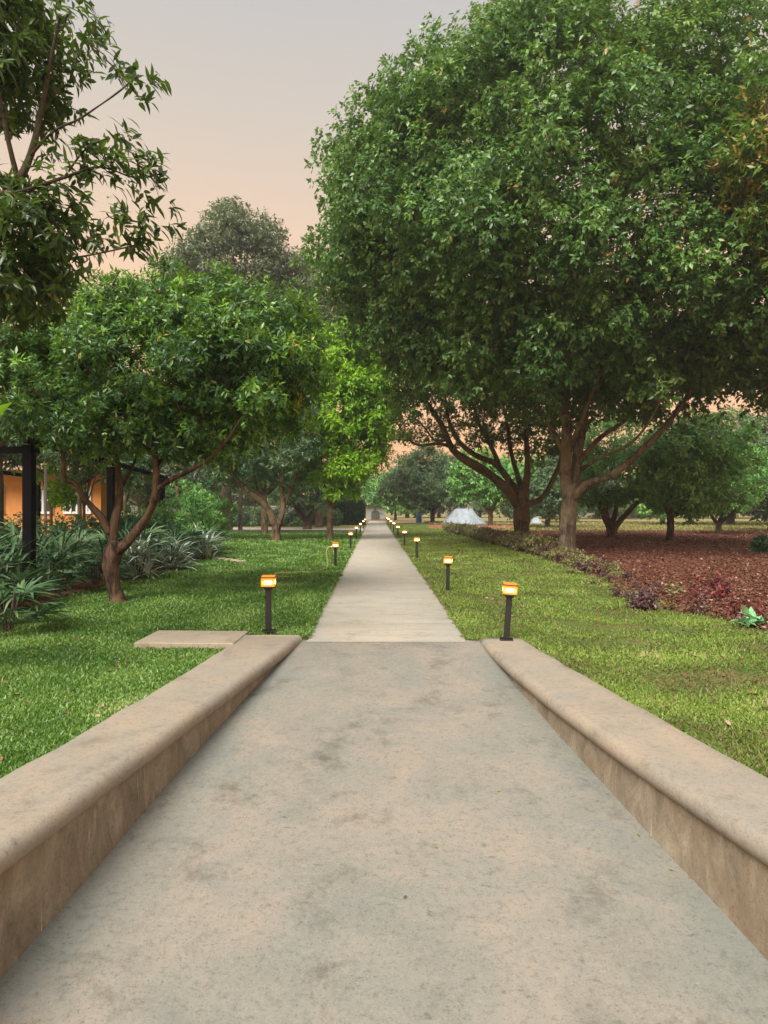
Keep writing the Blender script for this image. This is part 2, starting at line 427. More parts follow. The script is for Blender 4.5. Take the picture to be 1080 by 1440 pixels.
def tree(name, label, cat, base, limbs, blobs, nclump, rc, tips, k, L, W, leaf, barkm, seed, group=None,
         twigs=60, droop=.35, detail=False, flush=0, inner=.55, twig_r=.035, flat=.8, extra=None, keep=None, sides=12, wig=.22, whorl=1.0, exs=1.0):
    rng = np.random.default_rng(seed)
    t = empty(name, tuple(base), label, cat, group)
    mb = MB(); nodes = []
    for q, lb in enumerate(limbs):
        pts = spline([p[:3] for p in lb], 5); rad = spline([(p[3], 0, 0) for p in lb], 5)
        mb.tube(pts, [max(.006, r[0]) for r in rad], sides if lb[0][3] > .05 else 7, .34, seed * 3 + q)
        for p, r in zip(pts, rad): nodes.append((p, r[0]))
    C, O = clumps_in(rng, blobs, nclump, inner)
    if keep is not None:
        mk = np.array([keep(c) for c in C]); C = C[mk]; O = O[mk]
    if extra is not None:
        C = np.vstack([C, extra[0]]); O = np.vstack([O, extra[1]])
    cs = np.ones(len(C))
    if extra is not None: cs[-len(extra[0]):] = exs
    NP = np.array([n[0] for n in nodes]); NR = np.array([n[1] for n in nodes])
    zlow = NP[:, 2].min() + .35 * (NP[:, 2].max() - NP[:, 2].min())
    sel = rng.permutation(len(C))[:twigs]
    if extra is not None: sel = np.unique(np.concatenate([sel, np.arange(len(C) - len(extra[0]), len(C))]))
    d0 = [np.linalg.norm(NP - C[i], axis=1).min() for i in sel]
    for i in sel[np.argsort(d0)]:
        c = C[i]; v = c - NP; d = np.linalg.norm(v, axis=1)
        cost = d + np.where(v[:, 2] < 0, -v[:, 2] * .8, 0) + np.where(NP[:, 2] < zlow, 1.5 * (zlow - NP[:, 2]), 0)
        s = int(np.argmin(cost)); p = NP[s]; ln = d[s]
        if ln < .15: continue
        r0 = min(NR[s] * .7, twig_r * (.6 + .35 * ln)); nseg = max(3, int(ln / .5) + 2)
        mid1 = p + (c - p) * .35 + rng.normal(size=3) * wig * ln * .5; mid2 = p + (c - p) * .7 + rng.normal(size=3) * wig * ln * .5
        mid1[2] -= ln * .05
        pts = spline([p, mid1, mid2, c], max(2, nseg // 2))
        rads = [r0 + (max(.006, r0 * .28) - r0) * (u / (len(pts) - 1)) for u in range(len(pts))]
        mb.tube(pts, rads, 6, 0, 0, True)
        NP = np.vstack([NP, pts[1:]]); NR = np.concatenate([NR, rads[1:]])
    mb.build('trunk', M[barkm], t, True, off=base)
    crown('crown', rng, C, O, rc, tips, k, L, W, M[leaf], t, base, droop, detail=detail, flush=flush, flat=flat, whorl=whorl, cs=cs)
    return t

def pxl(Y, *pts):
    """limb from measured directions: (px, py, extra depth, radius)"""
    return [(*at(a, b, Y + dy), r) for a, b, dy, r in pts]

# ================================================================== SETTING
Z_RAMP = [(-8, -1.9), (1, -.76), (2.5, -.50), (3, -.415), (4, -.275), (5, -.165), (6, -.07), (6.9, .0095), (200, .0095)]
def interp(tab, y):
    for (a, za), (b_, zb) in zip(tab, tab[1:]):
        if y <= b_: return za + (zb - za) * max(0, (y - a)) / (b_ - a)
    return tab[-1][1]
TOPL, TOPR = .075, .055
def wall_tab(pts, z):
    t = sorted([(onz(x, y, z)[1], onz(x, y, z)[0]) for x, y in pts]); return t
LI = wall_tab([(429, 902), (395, 935), (300, 1000), (200, 1080), (100, 1165), (0, 1232)], -.03)
LO = wall_tab([(350, 887), (280, 935), (200, 980), (125, 1020), (50, 1065), (0, 1095)], TOPL)
RI = wall_tab([(671, 904), (790, 1010), (890, 1082), (1000, 1160), (1080, 1215)], -.03)
RO = wall_tab([(742, 903), (810, 942), (890, 987), (1000, 1050), (1080, 1090)], TOPR)
def polyfit(tab, ext):
    y = np.array([t[0] for t in tab]); x = np.array([t[1] for t in tab])
    c = np.polyfit(y, x, 2); return c
cLI, cLO, cRI, cRO = [polyfit(t, 0) for t in (LI, LO, RI, RO)]
def ev(c, y):
    ymin = 2.6
    if y < ymin:      # straight on behind the last measured point
        v = np.polyval(c, ymin); s = 2 * c[0] * ymin + c[1]; return v + s * (y - ymin) * .6
    return float(np.polyval(c, y))
YEND = 6.95

# ground: one sheet, sunk below the ramp between the walls
ys = list(np.concatenate([np.linspace(-8, 6.9, 38), [7.05, 7.2, 8, 10, 15, 25, 45, 80, 140, 260, 500, 900]]))
V = []; Fc = []
for y in ys:
    if y <= 7.1: l, r, z = ev(cLI, y) - .12, ev(cRI, y) + .12, interp(Z_RAMP, y) - .06
    else: l, r, z = -.8, 1.05, -.02
    V += [(-900, y, -.02), (-40, y, -.02), (l - .05, y, -.02), (l, y, z), (r, y, z), (r + .05, y, -.02), (40, y, -.02), (900, y, -.02)]
for i in range(len(ys) - 1):
    for j in range(7): Fc.append((i * 8 + j, i * 8 + j + 1, i * 8 + 9 + j, i * 8 + 8 + j))
tag(link('ground', mesh_np('ground', V, Fc), M['field']), kind='structure')

def sheet(name, rows, z, mat, kind='structure'):
    """rows: (y, x0, x1) ; z number or function"""
    V = []; Fc = []; nx = 6
    for y, x0, x1 in rows:
        for i in range(nx + 1):
            x = x0 + (x1 - x0) * i / nx
            V.append((x, y, z(x, y) if callable(z) else z))
    for r in range(len(rows) - 1):
        for i in range(nx):
            a = r * (nx + 1) + i; Fc.append((a, a + 1, a + nx + 2, a + nx + 1))
    o = link(name, mesh_np(name, V, Fc), mat)
    return tag(o, kind=kind)
# ramp
rows = [(y, ev(cLI, y) - .07, ev(cRI, y) + .07) for y in list(np.linspace(-8, 6.9, 60)) + [7.02]]
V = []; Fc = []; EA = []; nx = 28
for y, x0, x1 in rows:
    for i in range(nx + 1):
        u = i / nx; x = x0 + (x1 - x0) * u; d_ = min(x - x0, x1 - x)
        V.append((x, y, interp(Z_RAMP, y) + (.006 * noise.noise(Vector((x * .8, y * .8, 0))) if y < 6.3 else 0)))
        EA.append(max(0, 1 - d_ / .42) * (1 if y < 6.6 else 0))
for r in range(len(rows) - 1):
    for i in range(nx):
        a = r * (nx + 1) + i; Fc.append((a, a + 1, a + nx + 2, a + nx + 1))
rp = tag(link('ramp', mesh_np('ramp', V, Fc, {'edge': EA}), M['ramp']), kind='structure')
rp.data.polygons.foreach_set('use_smooth', [True] * len(rp.data.polygons))
# far path with an uneven, worn edge
rg = random.Random(3)
yy = list(np.arange(6.9, 30, .12)) + list(np.arange(30, 74, .5))
def wob(y, s): return .055 * noise.noise(Vector((y * 2.3, s, 0))) + .06 * noise.noise(Vector((y * 6, s + 3, 0)))
V = []; Fc = []
for y in yy:
    l = -.76 + wob(y, 1); r = 1.0 + wob(y, 9)
    for x in (l, l + .02, r - .02, r): V.append((x, y, .012 if x in (l + .02, r - .02) else -.01))
for i in range(len(yy) - 1):
    for j in range(3): Fc.append((i * 4 + j, i * 4 + j + 1, i * 4 + 5 + j, i * 4 + 4 + j))
tag(link('path', mesh_np('path', V, Fc), M['path']), kind='structure')
for q, yj in enumerate((12.4, 18.5, 26.0)):
    sheet('path_joint', [(yj, -.73, .98), (yj + .008 + .006 * (q % 3), -.73, .98)], .0165, M['ramp'])
# shallow joint between ramp and path: a thin darker mortar strip

def lawn_left_edge(y): return ev(cLO, y) + .03 if y < 7.0 else -.78
def lawn_right_edge(y): return ev(cRO, y) - .03 if y < 7.0 else 1.03
lawny = list(np.linspace(-8, 6.9, 50)) + [7.35, 7.36, 9, 12, 16, 22, 30, 39.5]
LZ, RZ = .03, .012
def lzf(x, y): return LZ + (.02 * noise.noise(Vector((x * .7, y * .7, 5))) if y < 30 else 0)
def le(y): return ev(cLO, y) + .05 if y < 7.355 else -.79
def re_(y): return ev(cRO, y) - .05 if y < 7.0 else 1.04
def zl(x, y):
    return .028 + .018 * noise.noise(Vector((x * .6, y * .6, 5)))
def zr(x, y):
    return .020 + .018 * noise.noise(Vector((x * .6, y * .6, 9)))
def grid_sheet(name, rows, zf, mat, nx=16):
    V = []; Fc = []
    for y, x0, x1 in rows:
        for i in range(nx + 1):
            x = x0 + (x1 - x0) * (i / nx); V.append((x, y, zf(x, y)))
    for r in range(len(rows) - 1):
        for i in range(nx):
            a = r * (nx + 1) + i; Fc.append((a, a + 1, a + nx + 2, a + nx + 1))
    o = link(name, mesh_np(name, V, Fc), mat, None, True)
    return tag(o, kind='structure')
rowsL = [(y, -16, le(y)) for y in list(np.linspace(-8, 7.35, 50)) + [7.36] + list(np.linspace(7.6, 39.5, 60))]
grid_sheet('lawn_soil', rowsL, zl, M['turf_left'])
BEDX = [(-8, 5.2), (6, 4.9), (7.5, 4.75), (9, 4.25), (10.5, 4.35), (14, 4.7), (20, 4.85), (43, 4.5)]
rowsR = [(y, re_(y), 5.4) for y in list(np.linspace(-8, 6.9, 50)) + [6.99, 7.01] + list(np.linspace(7.3, 60, 90))]
grid_sheet('lawn_soil', rowsR, zr, M['turf_right'])
# soil bed, lumpy, with ragged edge
def bedz(x, y):
    e = min(1, (x - interp(BEDX, y)) * 1.6)
    return .03 + max(0, e) * (.05 + .05 * noise.noise(Vector((x * 1.3, y * 1.3, 0))) + .03 * noise.noise(Vector((x * 4, y * 4, 3))))
rowsB = [(y, interp(BEDX, y) + .12 * noise.noise(Vector((y * 1.2, 0, 4))) - .02, 34) for y in np.linspace(5.5, 40, 190)]
V = []; Fc = []; nx = 120
for y, x0, x1 in rowsB:
    for i in range(nx + 1):
        t = (i / nx) ** 1.7; x = x0 + (x1 - x0) * t; V.append((x, y, bedz(x, y)))
for r in range(len(rowsB) - 1):
    for i in range(nx):
        a = r * (nx + 1) + i; Fc.append((a, a + 1, a + nx + 2, a + nx + 1))
tag(link('soil_bed', mesh_np('soil_bed', V, Fc), M['red_soil'], None, True), kind='structure')
# left planting bed soil
grid_sheet('planting_bed', [(y, -9.5, -4.95 + .15 * noise.noise(Vector((y, 2, 2)))) for y in np.linspace(5, 20.5, 40)], lambda x, y: .06 + .02 * noise.noise(Vector((x, y, 1))), M['red_soil'])
# cross path beyond the left lawn, with a raised dark kerb
sheet('cross_path', [(39.8, -60, -.78), (47, -60, -.78)], .02, M['crosspath'])
sheet('cross_path', [(72, -25, 30), (76, -25, 30)], .02, M['soil_brick'])

# ---------------------------------------------------------------- walls
def coping_wall(name, label, cin, cout, top, sgn):
    """sgn -1: left wall (inner side is +x)"""
    t = empty(name, (sgn * 1.3, 4, 0), label, 'wall')
    off = (sgn * 1.3, 4, 0)
    ysw = np.concatenate([np.linspace(-8, 2, 14), np.linspace(2.2, YEND - (0 if sgn < 0 else .05), 46)])
    V = []; nprof = 0; Fc = []
    W = []; WF = []
    rr = .062
    for y in ysw:
        xi = ev(cin, y); xo = ev(cout, y); i = -sgn   # i: direction to the inside
        wv = .006 * noise.noise(Vector((y * 1.7, sgn, 0))) ; xi += wv
        edge = .018 * noise.noise(Vector((y * 3.1, sgn * 5, 0)))
        tp = top + .004 * noise.noise(Vector((y * 2, 7, 0)))
        prof = [(xo + edge, -.06), (xo + edge, tp - .015), (xo + i * .02 + edge, tp)]
        for s in (.25, .5, .75): prof.append((xo + (xi - i * rr - xo) * s, tp + .003 * noise.noise(Vector((y * 3, s * 9, 0)))))
        cx = xi - i * rr
        for a in np.linspace(90, -78, 10):
            prof.append((cx + i * rr * math.cos(R(a)), tp - rr + rr * math.sin(R(a))))
        prof.append((xi - i * .10, tp - 2 * rr + .002))
        nprof = len(prof)
        V += [(x, y, z) for x, z in prof]
        # the face under the coping
        xf = xi - i * .045; zb = interp(Z_RAMP, y) - .05
        fp = [(xf, tp - 2 * rr + .012)]
        for s in (.2, .45, .7, .9, 1): fp.append((xf + i * .012 * s + .006 * noise.noise(Vector((y * 2.5, s * 3, 8))), (tp - 2 * rr) + (zb - tp + 2 * rr) * s))
        W += [(x, y, z) for x, z in fp]
    n = len(ysw); 
    for r in range(n - 1):
        for k in range(nprof - 1):
            a = r * nprof + k; q = (a, a + 1, a + nprof + 1, a + nprof); Fc.append(q if sgn > 0 else q[::-1])
        for k in range(5):
            a = r * 6 + k; q = (a, a + 1, a + 7, a + 6); WF.append(q if sgn > 0 else q[::-1])
    me = MB(); me.v = [tuple(v) for v in V]; me.f = Fc + [tuple(range((n - 1) * nprof, n * nprof))]
    me.build('coping', M['coping'], t, True, off=off)
    wf = MB(); wf.v = [tuple(v) for v in W]; wf.f = WF
    wf.build('wall_face', M['wall_face'], t, True, off=off)
coping_wall('retaining_wall', 'low tan plastered wall with rounded coping along the left side of the ramp', cLI, cLO, TOPL, -1)
coping_wall('retaining_wall', 'low tan plastered wall with rounded coping along the right side of the ramp', cRI, cRO, TOPR, 1)

# concrete slab cover in the left lawn
s = MB(); s.box((-1.93, 6.80, .045), (1.02, .66, .09), R(-2), .008)
tag(s.build('concrete_slab', M['slab']), 'flat square concrete cover slab lying in the grass beside the left wall', 'slab')

# ---------------------------------------------------------------- bollards
def bollard():
    t = empty('bollard_light', (0, 0, 0), '', 'bollard', 'lit bollard lights lining the path')
    MB().box((0, 0, .006), (.14, .14, .012), 0, .003).build('base_plate', M['black_metal'], t)
    MB().box((0, 0, .242), (.062, .062, .46), 0, .006).build('post', M['black_metal'], t)
    hd = MB().box((0, 0, .482), (.146, .146, .016), 0, .004).box((0, 0, .464), (.09, .09, .016), 0, .003).build('lamp_base', M['black_metal'], t)
    ln = MB().box((0, 0, .537), (.142, .142, .092), 0, .006).build('lens', M['lamp'], t)
    for a, b_ in ((0, -.064), (0, .064), (-.064, 0), (.064, 0)):
        pass
    bb = MB().box((0, 0, .535), (.082, .147, .040), 0, .006).box((0, 0, .535), (.147, .082, .040), 0, .006)
    bb.build('bulb_glow', M['bulb'], ln)
    for sx in (-1, 1):
        for sy in (-1, 1): MB().box((sx * .072, sy * .072, .537), (.007, .007, .09)).build('frame_bar', M['lamp_rim'], ln)
    MB().box((0, 0, .587), (.158, .158, .010), 0, .003).build('cap', M['black_metal'], t)
    MB().box((0, 0, .598), (.142, .142, .014), 0, .003).build('cap_rim', M['lamp_rim'], t)
    return t
ORD = ['nearest', 'second', 'third', 'fourth', 'fifth', 'sixth', 'seventh', 'eighth', 'ninth']
b0 = bollard(); first = True
for side, lst in (('left', [(-1.20, 7.18, TOPL, 0, 1.03), (-.975, 15.6, .02, 0, 1), (-.88, 22.6, .02, 0, 1), (-.89, 29.7, .02, 0, 1), (-.87, 37, .02, 0, 1), (-.85, 45, .02, 0, 1), (-.85, 52.5, .02, 0, 1)]),
                  ('right', [(1.39, 6.80, TOPR, 3.8, 1.0), (1.24, 11.0, .02, 1, 1), (1.18, 18.3, .02, 0, 1), (1.10, 24.3, .02, 0, 1), (1.09, 31, .02, 0, 1), (1.1, 38.6, .02, 0, 1), (1.1, 45.8, .02, 0, 1), (1.1, 53, .02, 0, 1), (1.1, 60, .02, 0, 1)])):
    for i, (x, y, z, tilt, sc) in enumerate(lst):
        o = b0 if first else copy_tree(b0); first = False
        o.location = (x, y, z); o.rotation_euler = (0, R(tilt), R(4 if side == 'left' else -9)); o.scale = (sc, sc, sc)
        if i == 0:
            o['label'] = ('lit amber bollard lamp standing on the end of the %s wall coping' % side) + ('' if side == 'left' else ', leaning slightly')
        else:
            o['label'] = '%s lit bollard lamp from the camera on the %s edge of the path' % (ORD[i], side)

# ---------------------------------------------------------------- grass
def in_poly_edges(side, X, Y):
    if side == 'L':
        e = np.array([ev(cLO, y) + .0 if y < 7.05 else -.76 for y in Y]); return X < e + .02 + .07 * np.array([max(0, noise.noise(Vector((y * 3.3, 1, 1)))) + max(0, noise.noise(Vector((y * 9, 4, 1)))) for y in Y]) * (Y > 7.05)
    e = np.array([ev(cRO, y) if y < 6.95 else 1.02 for y in Y])
    bx = np.array([interp(BEDX, y) for y in Y])
    return (X > e - .02 - .07 * np.array([max(0, noise.noise(Vector((y * 3.3, 8, 1)))) + max(0, noise.noise(Vector((y * 9, 14, 1)))) for y in Y]) * (Y > 7.0)) & (X < bx + .15)
def grass(name, side, mat, seed, n0, label):
    rng = np.random.default_rng(seed)
    P = []; 
    # bands: (y0, y1, x-range, count, blade length, width)
    bands = [(.6, 2.6, 35000, .040, .009), (2.6, 4.2, 90000, .036, .010), (4.2, 6, 90000, .036, .011), (6, 8.5, 80000, .040, .013), (8.5, 12, 60000, .05, .014),
             (12, 17, 50000, .055, .020), (17, 25, 45000, .06, .03), (25, 39.5 if side == 'L' else 58, 45000, .065, .05)]
    AP, AD, AN, AL, AW, AT = [], [], [], [], [], []
    for y0, y1, n, L, W in bands:
        n = int(n * n0)
        Y = y0 + (y1 - y0) * rng.random(n)
        if side == 'L': x0 = np.maximum(-.66 * Y - .8, -16); X = x0 + (-.7 - x0) * rng.random(n)
        else: x1 = np.minimum(.70 * Y + .8, 5.4); X = .9 + (x1 - .9) * rng.random(n)
        k = in_poly_edges(side, X, Y)
        if side == 'L':
            k &= ~((X > -2.46) & (X < -1.4) & (Y > 6.45) & (Y < 7.15))
            k &= ~((X < -5.0) & (Y < 20.4))
        # thin patches
        pn = np.array([noise.noise(Vector((x * 1.4, y * 1.4, seed))) for x, y in zip(X, Y)])
        k &= rng.random(n) > np.clip((pn - (.22 if side == 'L' else .05)) * 3.0, 0, .8)
        if side == 'L': k &= rng.random(n) > np.clip(1.3 - np.hypot(X + 3.95, Y - 9.8) / .45, 0, .95)
        X = X[k]; Y = Y[k]; pn = pn[k]; m_ = len(X)
        D = rng.normal(size=(m_, 3)); D[:, 2] = np.abs(D[:, 2]) * .55 + .45
        zz = np.full(m_, .026 if side == 'L' else .018)
        AP.append(np.stack([X, Y, zz], 1)); AD.append(D)
        AN.append(rng.normal(size=(m_, 3)) * .5 + [0, -.3, 1]); AL.append(L * (.5 + .9 * rng.random(m_))); AW.append(W * (.7 + .6 * rng.random(m_)))
        t = .45 + .70 * (rng.random(m_) - .5) - pn * .55
        t += np.where(rng.random(m_) < .03, .4, 0)
        AT.append(np.clip(t, 0, .94))
    V, Fc, kk = leaf_arrays(np.vstack(AP), np.vstack(AD), np.vstack(AN), np.concatenate(AL), np.concatenate(AW))
    me = mesh_np(name, V, Fc, {'tint': np.repeat(np.concatenate(AT), kk)})
    return tag(link(name, me, mat), label, 'grass', kind='stuff')
M['grass_left'] = leaf_mat('grass_left', [(.030, .085, .010), (.085, .200, .020), (.25, .39, .10), (.48, .48, .22)], nscale=1.3, trans=.3, rough=.38, transcol=(.18, .36, .02))
M['grass_right'] = leaf_mat('grass_right', [(.15, .110, .045), (.105, .190, .020), (.25, .34, .06), (.42, .34, .18)], nscale=1.0, trans=.25, rough=.55, transcol=(.22, .30, .03))
grass('grass', 'L', M['grass_left'], 11, 1.0, 'bright green mown grass of the left lawn')
grass('grass', 'R', M['grass_right'], 12, .8, 'yellowish green patchy grass of the right lawn')

# ================================================================== TREES
def X(px, Y): return (px - 528) / F * Y
# --- big dome tree, right
Y1 = 19.5
base = np.array([X(798, Y1), Y1, 0.0])
limbs = [
    pxl(Y1, (797, 790, 0, 0.308), (797, 760, 0, 0.247), (800, 715, 0, 0.221), (803, 680, 0, 0.221)),
    pxl(Y1, (797, 700, 0, 0.167), (795, 660, 0, 0.160), (797, 610, 0, 0.141), (792, 560, -.3, 0.114), (785, 480, -.6, 0.080), (780, 380, -.5, 0.047), (775, 250, 0, 0.020)),
    pxl(Y1, (808, 700, 0, 0.160), (812, 640, .2, 0.141), (822, 580, .4, 0.114), (840, 500, .8, 0.080), (860, 400, 1, 0.047), (880, 260, 1, 0.020)),
    pxl(Y1, (806, 700, -.1, 0.134), (826, 680, -.3, 0.114), (860, 668, -.6, 0.100), (895, 640, -.9, 0.087), (930, 605, -1.2, 0.074), (965, 560, -1.5, 0.054), (1010, 480, -2, 0.033), (1060, 380, -2, 0.013)),
    pxl(Y1, (815, 650, .1, 0.087), (845, 615, .4, 0.074), (880, 590, .8, 0.060), (910, 545, 1.2, 0.047), (950, 470, 1.5, 0.026)),
    pxl(Y1, (818, 660, 0, 0.060), (850, 640, -.8, 0.047), (885, 625, -1.6, 0.040), (915, 590, -2.4, 0.030), (940, 540, -3, 0.020)),
    pxl(Y1, (795, 640, 0, 0.087), (775, 600, .4, 0.074), (750, 560, .8, 0.060), (710, 500, 1.2, 0.047), (660, 420, 1.5, 0.030), (600, 320, 1.4, 0.013)),
    pxl(Y1, (796, 600, -.2, 0.080), (770, 540, -1, 0.060), (735, 470, -2, 0.047), (690, 380, -3, 0.026), (650, 290, -3.4, 0.013)),
    pxl(Y1, (806, 620, -.2, 0.074), (830, 560, -1.4, 0.060), (860, 480, -2.8, 0.047), (890, 380, -4, 0.026), (900, 280, -4.4, 0.013)),
    pxl(Y1, (800, 560, 1, 0.067), (770, 480, 2.4, 0.054), (730, 380, 4, 0.026)),
]
C0 = np.array([X(800, Y1), Y1, 10.4])
blobs = [(C0[0], C0[1], 10.3, 6.9, 6.3, 6.0), (C0[0] - 2.2, C0[1] - .6, 9.7, 5.4, 5.0, 4.4), (C0[0] + 3.3, C0[1] - .4, 9.0, 4.8, 4.6, 4.6),
         (C0[0] + .4, C0[1] - 2.0, 8.3, 5.0, 3.9, 3.5), (C0[0] - 4.1, C0[1] + .5, 9.2, 2.9, 3.2, 3.5), (C0[0] + 5.2, C0[1] - 1.4, 7.6, 3.4, 3.4, 3.2)]
tree('spreading_tree', 'huge dome-crowned tree with a thick pale trunk right of the lawn', 'tree', base, limbs, blobs,
     1950, .62, 33, 8, .150, .082, 'leaf_big', 'bark_grey', 21, twigs=170, droop=.55, flush=.22, twig_r=.05, inner=.58)

# --- second tree, limbs reaching left over the lawn
Y2 = 25.0
base = np.array([X(735, Y2), Y2, 0.0])
limbs = [
    pxl(Y2, (735, 768, 0, 0.390), (734, 745, 0, 0.320), (733, 715, 0, 0.296), (735, 690, 0, 0.265)),
    pxl(Y2, (728, 710, 0, 0.195), (710, 685, -.3, 0.172), (680, 662, -.8, 0.156), (650, 645, -1.2, 0.140), (635, 630, -1.4, 0.117), (622, 600, -1.6, 0.094), (606, 575, -1.8, 0.078), (590, 550, -2, 0.055), (575, 510, -2, 0.031)),
    pxl(Y2, (730, 700, .2, 0.140), (700, 655, .4, 0.125), (668, 640, .2, 0.109), (645, 620, 0, 0.086), (632, 595, -.2, 0.070), (626, 560, -.4, 0.055), (620, 520, -.4, 0.039)),
    pxl(Y2, (640, 630, -1.4, 0.078), (618, 624, -1.8, 0.062), (588, 626, -2.2, 0.047), (570, 612, -2.4, 0.035), (556, 590, -2.5, 0.023)),
    pxl(Y2, (630, 618, -1.4, 0.055), (612, 620, -1.8, 0.039), (596, 600, -2.0, 0.031), (578, 585, -2.2, 0.020)),
    pxl(Y2, (608, 577, -1.8, 0.047), (590, 560, -2.6, 0.039), (570, 540, -3, 0.023)),
    pxl(Y2, (704, 660, .3, 0.101), (690, 625, .8, 0.086), (675, 600, 1.2, 0.070), (666, 570, 1.4, 0.062), (655, 540, 1.4, 0.039)),
    pxl(Y2, (672, 602, 1.2, 0.047), (655, 597, 1.2, 0.039), (640, 600, 1, 0.023)),
    pxl(Y2, (737, 700, 0, 0.156), (742, 655, 0, 0.125), (740, 610, 0, 0.094), (735, 550, 0, 0.062)),
    pxl(Y2, (741, 710, 0, 0.140), (762, 700, .2, 0.109), (780, 670, .5, 0.094), (790, 640, .8, 0.070), (800, 600, 1, 0.047)),
    pxl(Y2, (735, 690, .2, 0.109), (720, 640, .8, 0.086), (712, 590, 1.2, 0.062), (700, 540, 1.3, 0.039)),
]
b2 = []
for (px, py, dy, rx, ry, rz) in [(700, 470, 0, 3.2, 3.2, 2.0), (620, 480, -1, 1.8, 2.2, 1.1), (760, 530, .5, 2.8, 3.0, 2.2), (712, 590, 2.8, 1.3, 1.2, 1.1), (575, 560, -2, .9, .8, .5), (730, 420, 0, 3.5, 3, 2.6), (765, 610, 2.5, 1.7, 1.3, 1.3)]:
    p = at(px, py, Y2 + dy); b2.append((*p, rx, ry, rz))
rq = random.Random(77); e2 = []
for _ in range(120):
    e2.append(at(rq.uniform(562, 700), rq.uniform(500, 625), Y2 + rq.uniform(-3, 1.5)))
e2 = np.array([p for p in e2 if (p[2] - 3.6) > -.42 * (p[0] - .3) ])
o2 = unit(np.stack([-np.ones(len(e2)) * .5, np.zeros(len(e2)), np.ones(len(e2)) * .6], 1))
tree('spreading_tree', 'dark-trunked tree with low crooked limbs reaching left, just behind the huge dome tree', 'tree', base, limbs, b2,
     300, .60, 20, 7, .19, .075, 'leaf_fig2', 'bark_brown', 22, twigs=120, droop=.35, inner=.45, twig_r=.035, extra=(e2, o2), exs=.62)

# --- left small tree on the lawn
Y3 = 9.8
base = np.array([X(163, Y3), Y3, 0.0])
limbs = [
    pxl(Y3, (166, 853, 0, 0.165), (164, 838, 0, 0.118), (158, 815, 0, 0.112), (156, 795, 0, 0.125), (161, 772, 0, 0.140), (164, 760, 0, 0.10)),
    pxl(Y3, (158, 778, 0, 0.0766), (160, 740, 0, 0.0638), (168, 700, .1, 0.0511), (166, 660, .2, 0.0425), (160, 620, .3, 0.0383), (165, 570, .3, 0.0298), (150, 500, .3, 0.0170)),
    pxl(Y3, (155, 750, 0, 0.0596), (140, 725, -.1, 0.0493), (118, 700, -.2, 0.0425), (105, 680, -.3, 0.0400), (90, 672, -.4, 0.0383), (90, 645, -.5, 0.0298), (78, 610, -.6, 0.0213), (60, 560, -.7, 0.0170)),
    pxl(Y3, (163, 778, 0, 0.0851), (182, 760, -.1, 0.0723), (205, 730, -.2, 0.0596), (217, 700, -.3, 0.0511), (220, 660, -.3, 0.0468), (216, 620, -.3, 0.0425), (214, 560, -.3, 0.0298), (225, 490, -.3, 0.0170)),
    pxl(Y3, (219, 690, -.3, 0.0383), (240, 675, -.4, 0.0358), (270, 660, -.5, 0.0323), (300, 640, -.6, 0.0255), (325, 610, -.7, 0.0170), (350, 570, -.7, 0.0128)),
    pxl(Y3, (218, 660, -.3, 0.0340), (235, 635, -.2, 0.0281), (255, 610, 0, 0.0221), (280, 570, .2, 0.0153)),
    pxl(Y3, (216, 640, -.3, 0.0298), (200, 620, .1, 0.0255), (190, 590, .4, 0.0170)),
    pxl(Y3, (168, 690, .1, 0.0255), (185, 660, .6, 0.0213), (200, 620, 1, 0.0153)),
]
b3 = []
for (px, py, dy, rx, ry, rz) in [(215, 510, 0, 1.75, 1.5, .95), (340, 500, -.2, 1.0, 1.1, .95), (80, 540, 0, 1.35, 1.2, .80), (300, 590, 0, 1.2, 1.1, .55), (140, 590, 0, 1.4, 1.2, .42),
                                 (250, 440, .1, .9, .9, .62), (360, 455, 0, .7, .8, .55), (160, 455, .3, .8, .8, .55), (400, 510, 0, .36, .6, .6), (20, 480, 0, .8, 1, .62), (385, 590, .2, .45, .7, .45)]:
    p = at(px, py, Y3 + dy); b3.append((*p, rx, ry, rz))
e3 = []
rq = random.Random(9)
for _ in range(150):
    bb = rq.choice(b3); u = Vector((rq.gauss(0, 1), rq.gauss(0, 1), abs(rq.gauss(0, .8)) - .25)).normalized(); s_ = rq.uniform(1.0, 1.32)
    e3.append((bb[0] + u.x * bb[3] * s_, bb[1] + u.y * bb[4] * s_, bb[2] + u.z * bb[5] * s_))
e3 = np.array(e3); o3 = unit(np.stack([np.zeros(len(e3)), np.zeros(len(e3)), np.ones(len(e3))], 1) + (e3 - np.array([-3.6, Y3, 3.6])) * .4)
tree('fruit_tree', 'small leaning tree with reddish trunk and low forked branches on the left lawn', 'tree', base, limbs, b3,
     480, .27, 22, 8, .108, .040, 'leaf_mango', 'bark_red', 23, twigs=220, droop=.22, flush=.55, inner=.32, twig_r=.024, wig=.3, extra=(e3, o3), exs=.62)

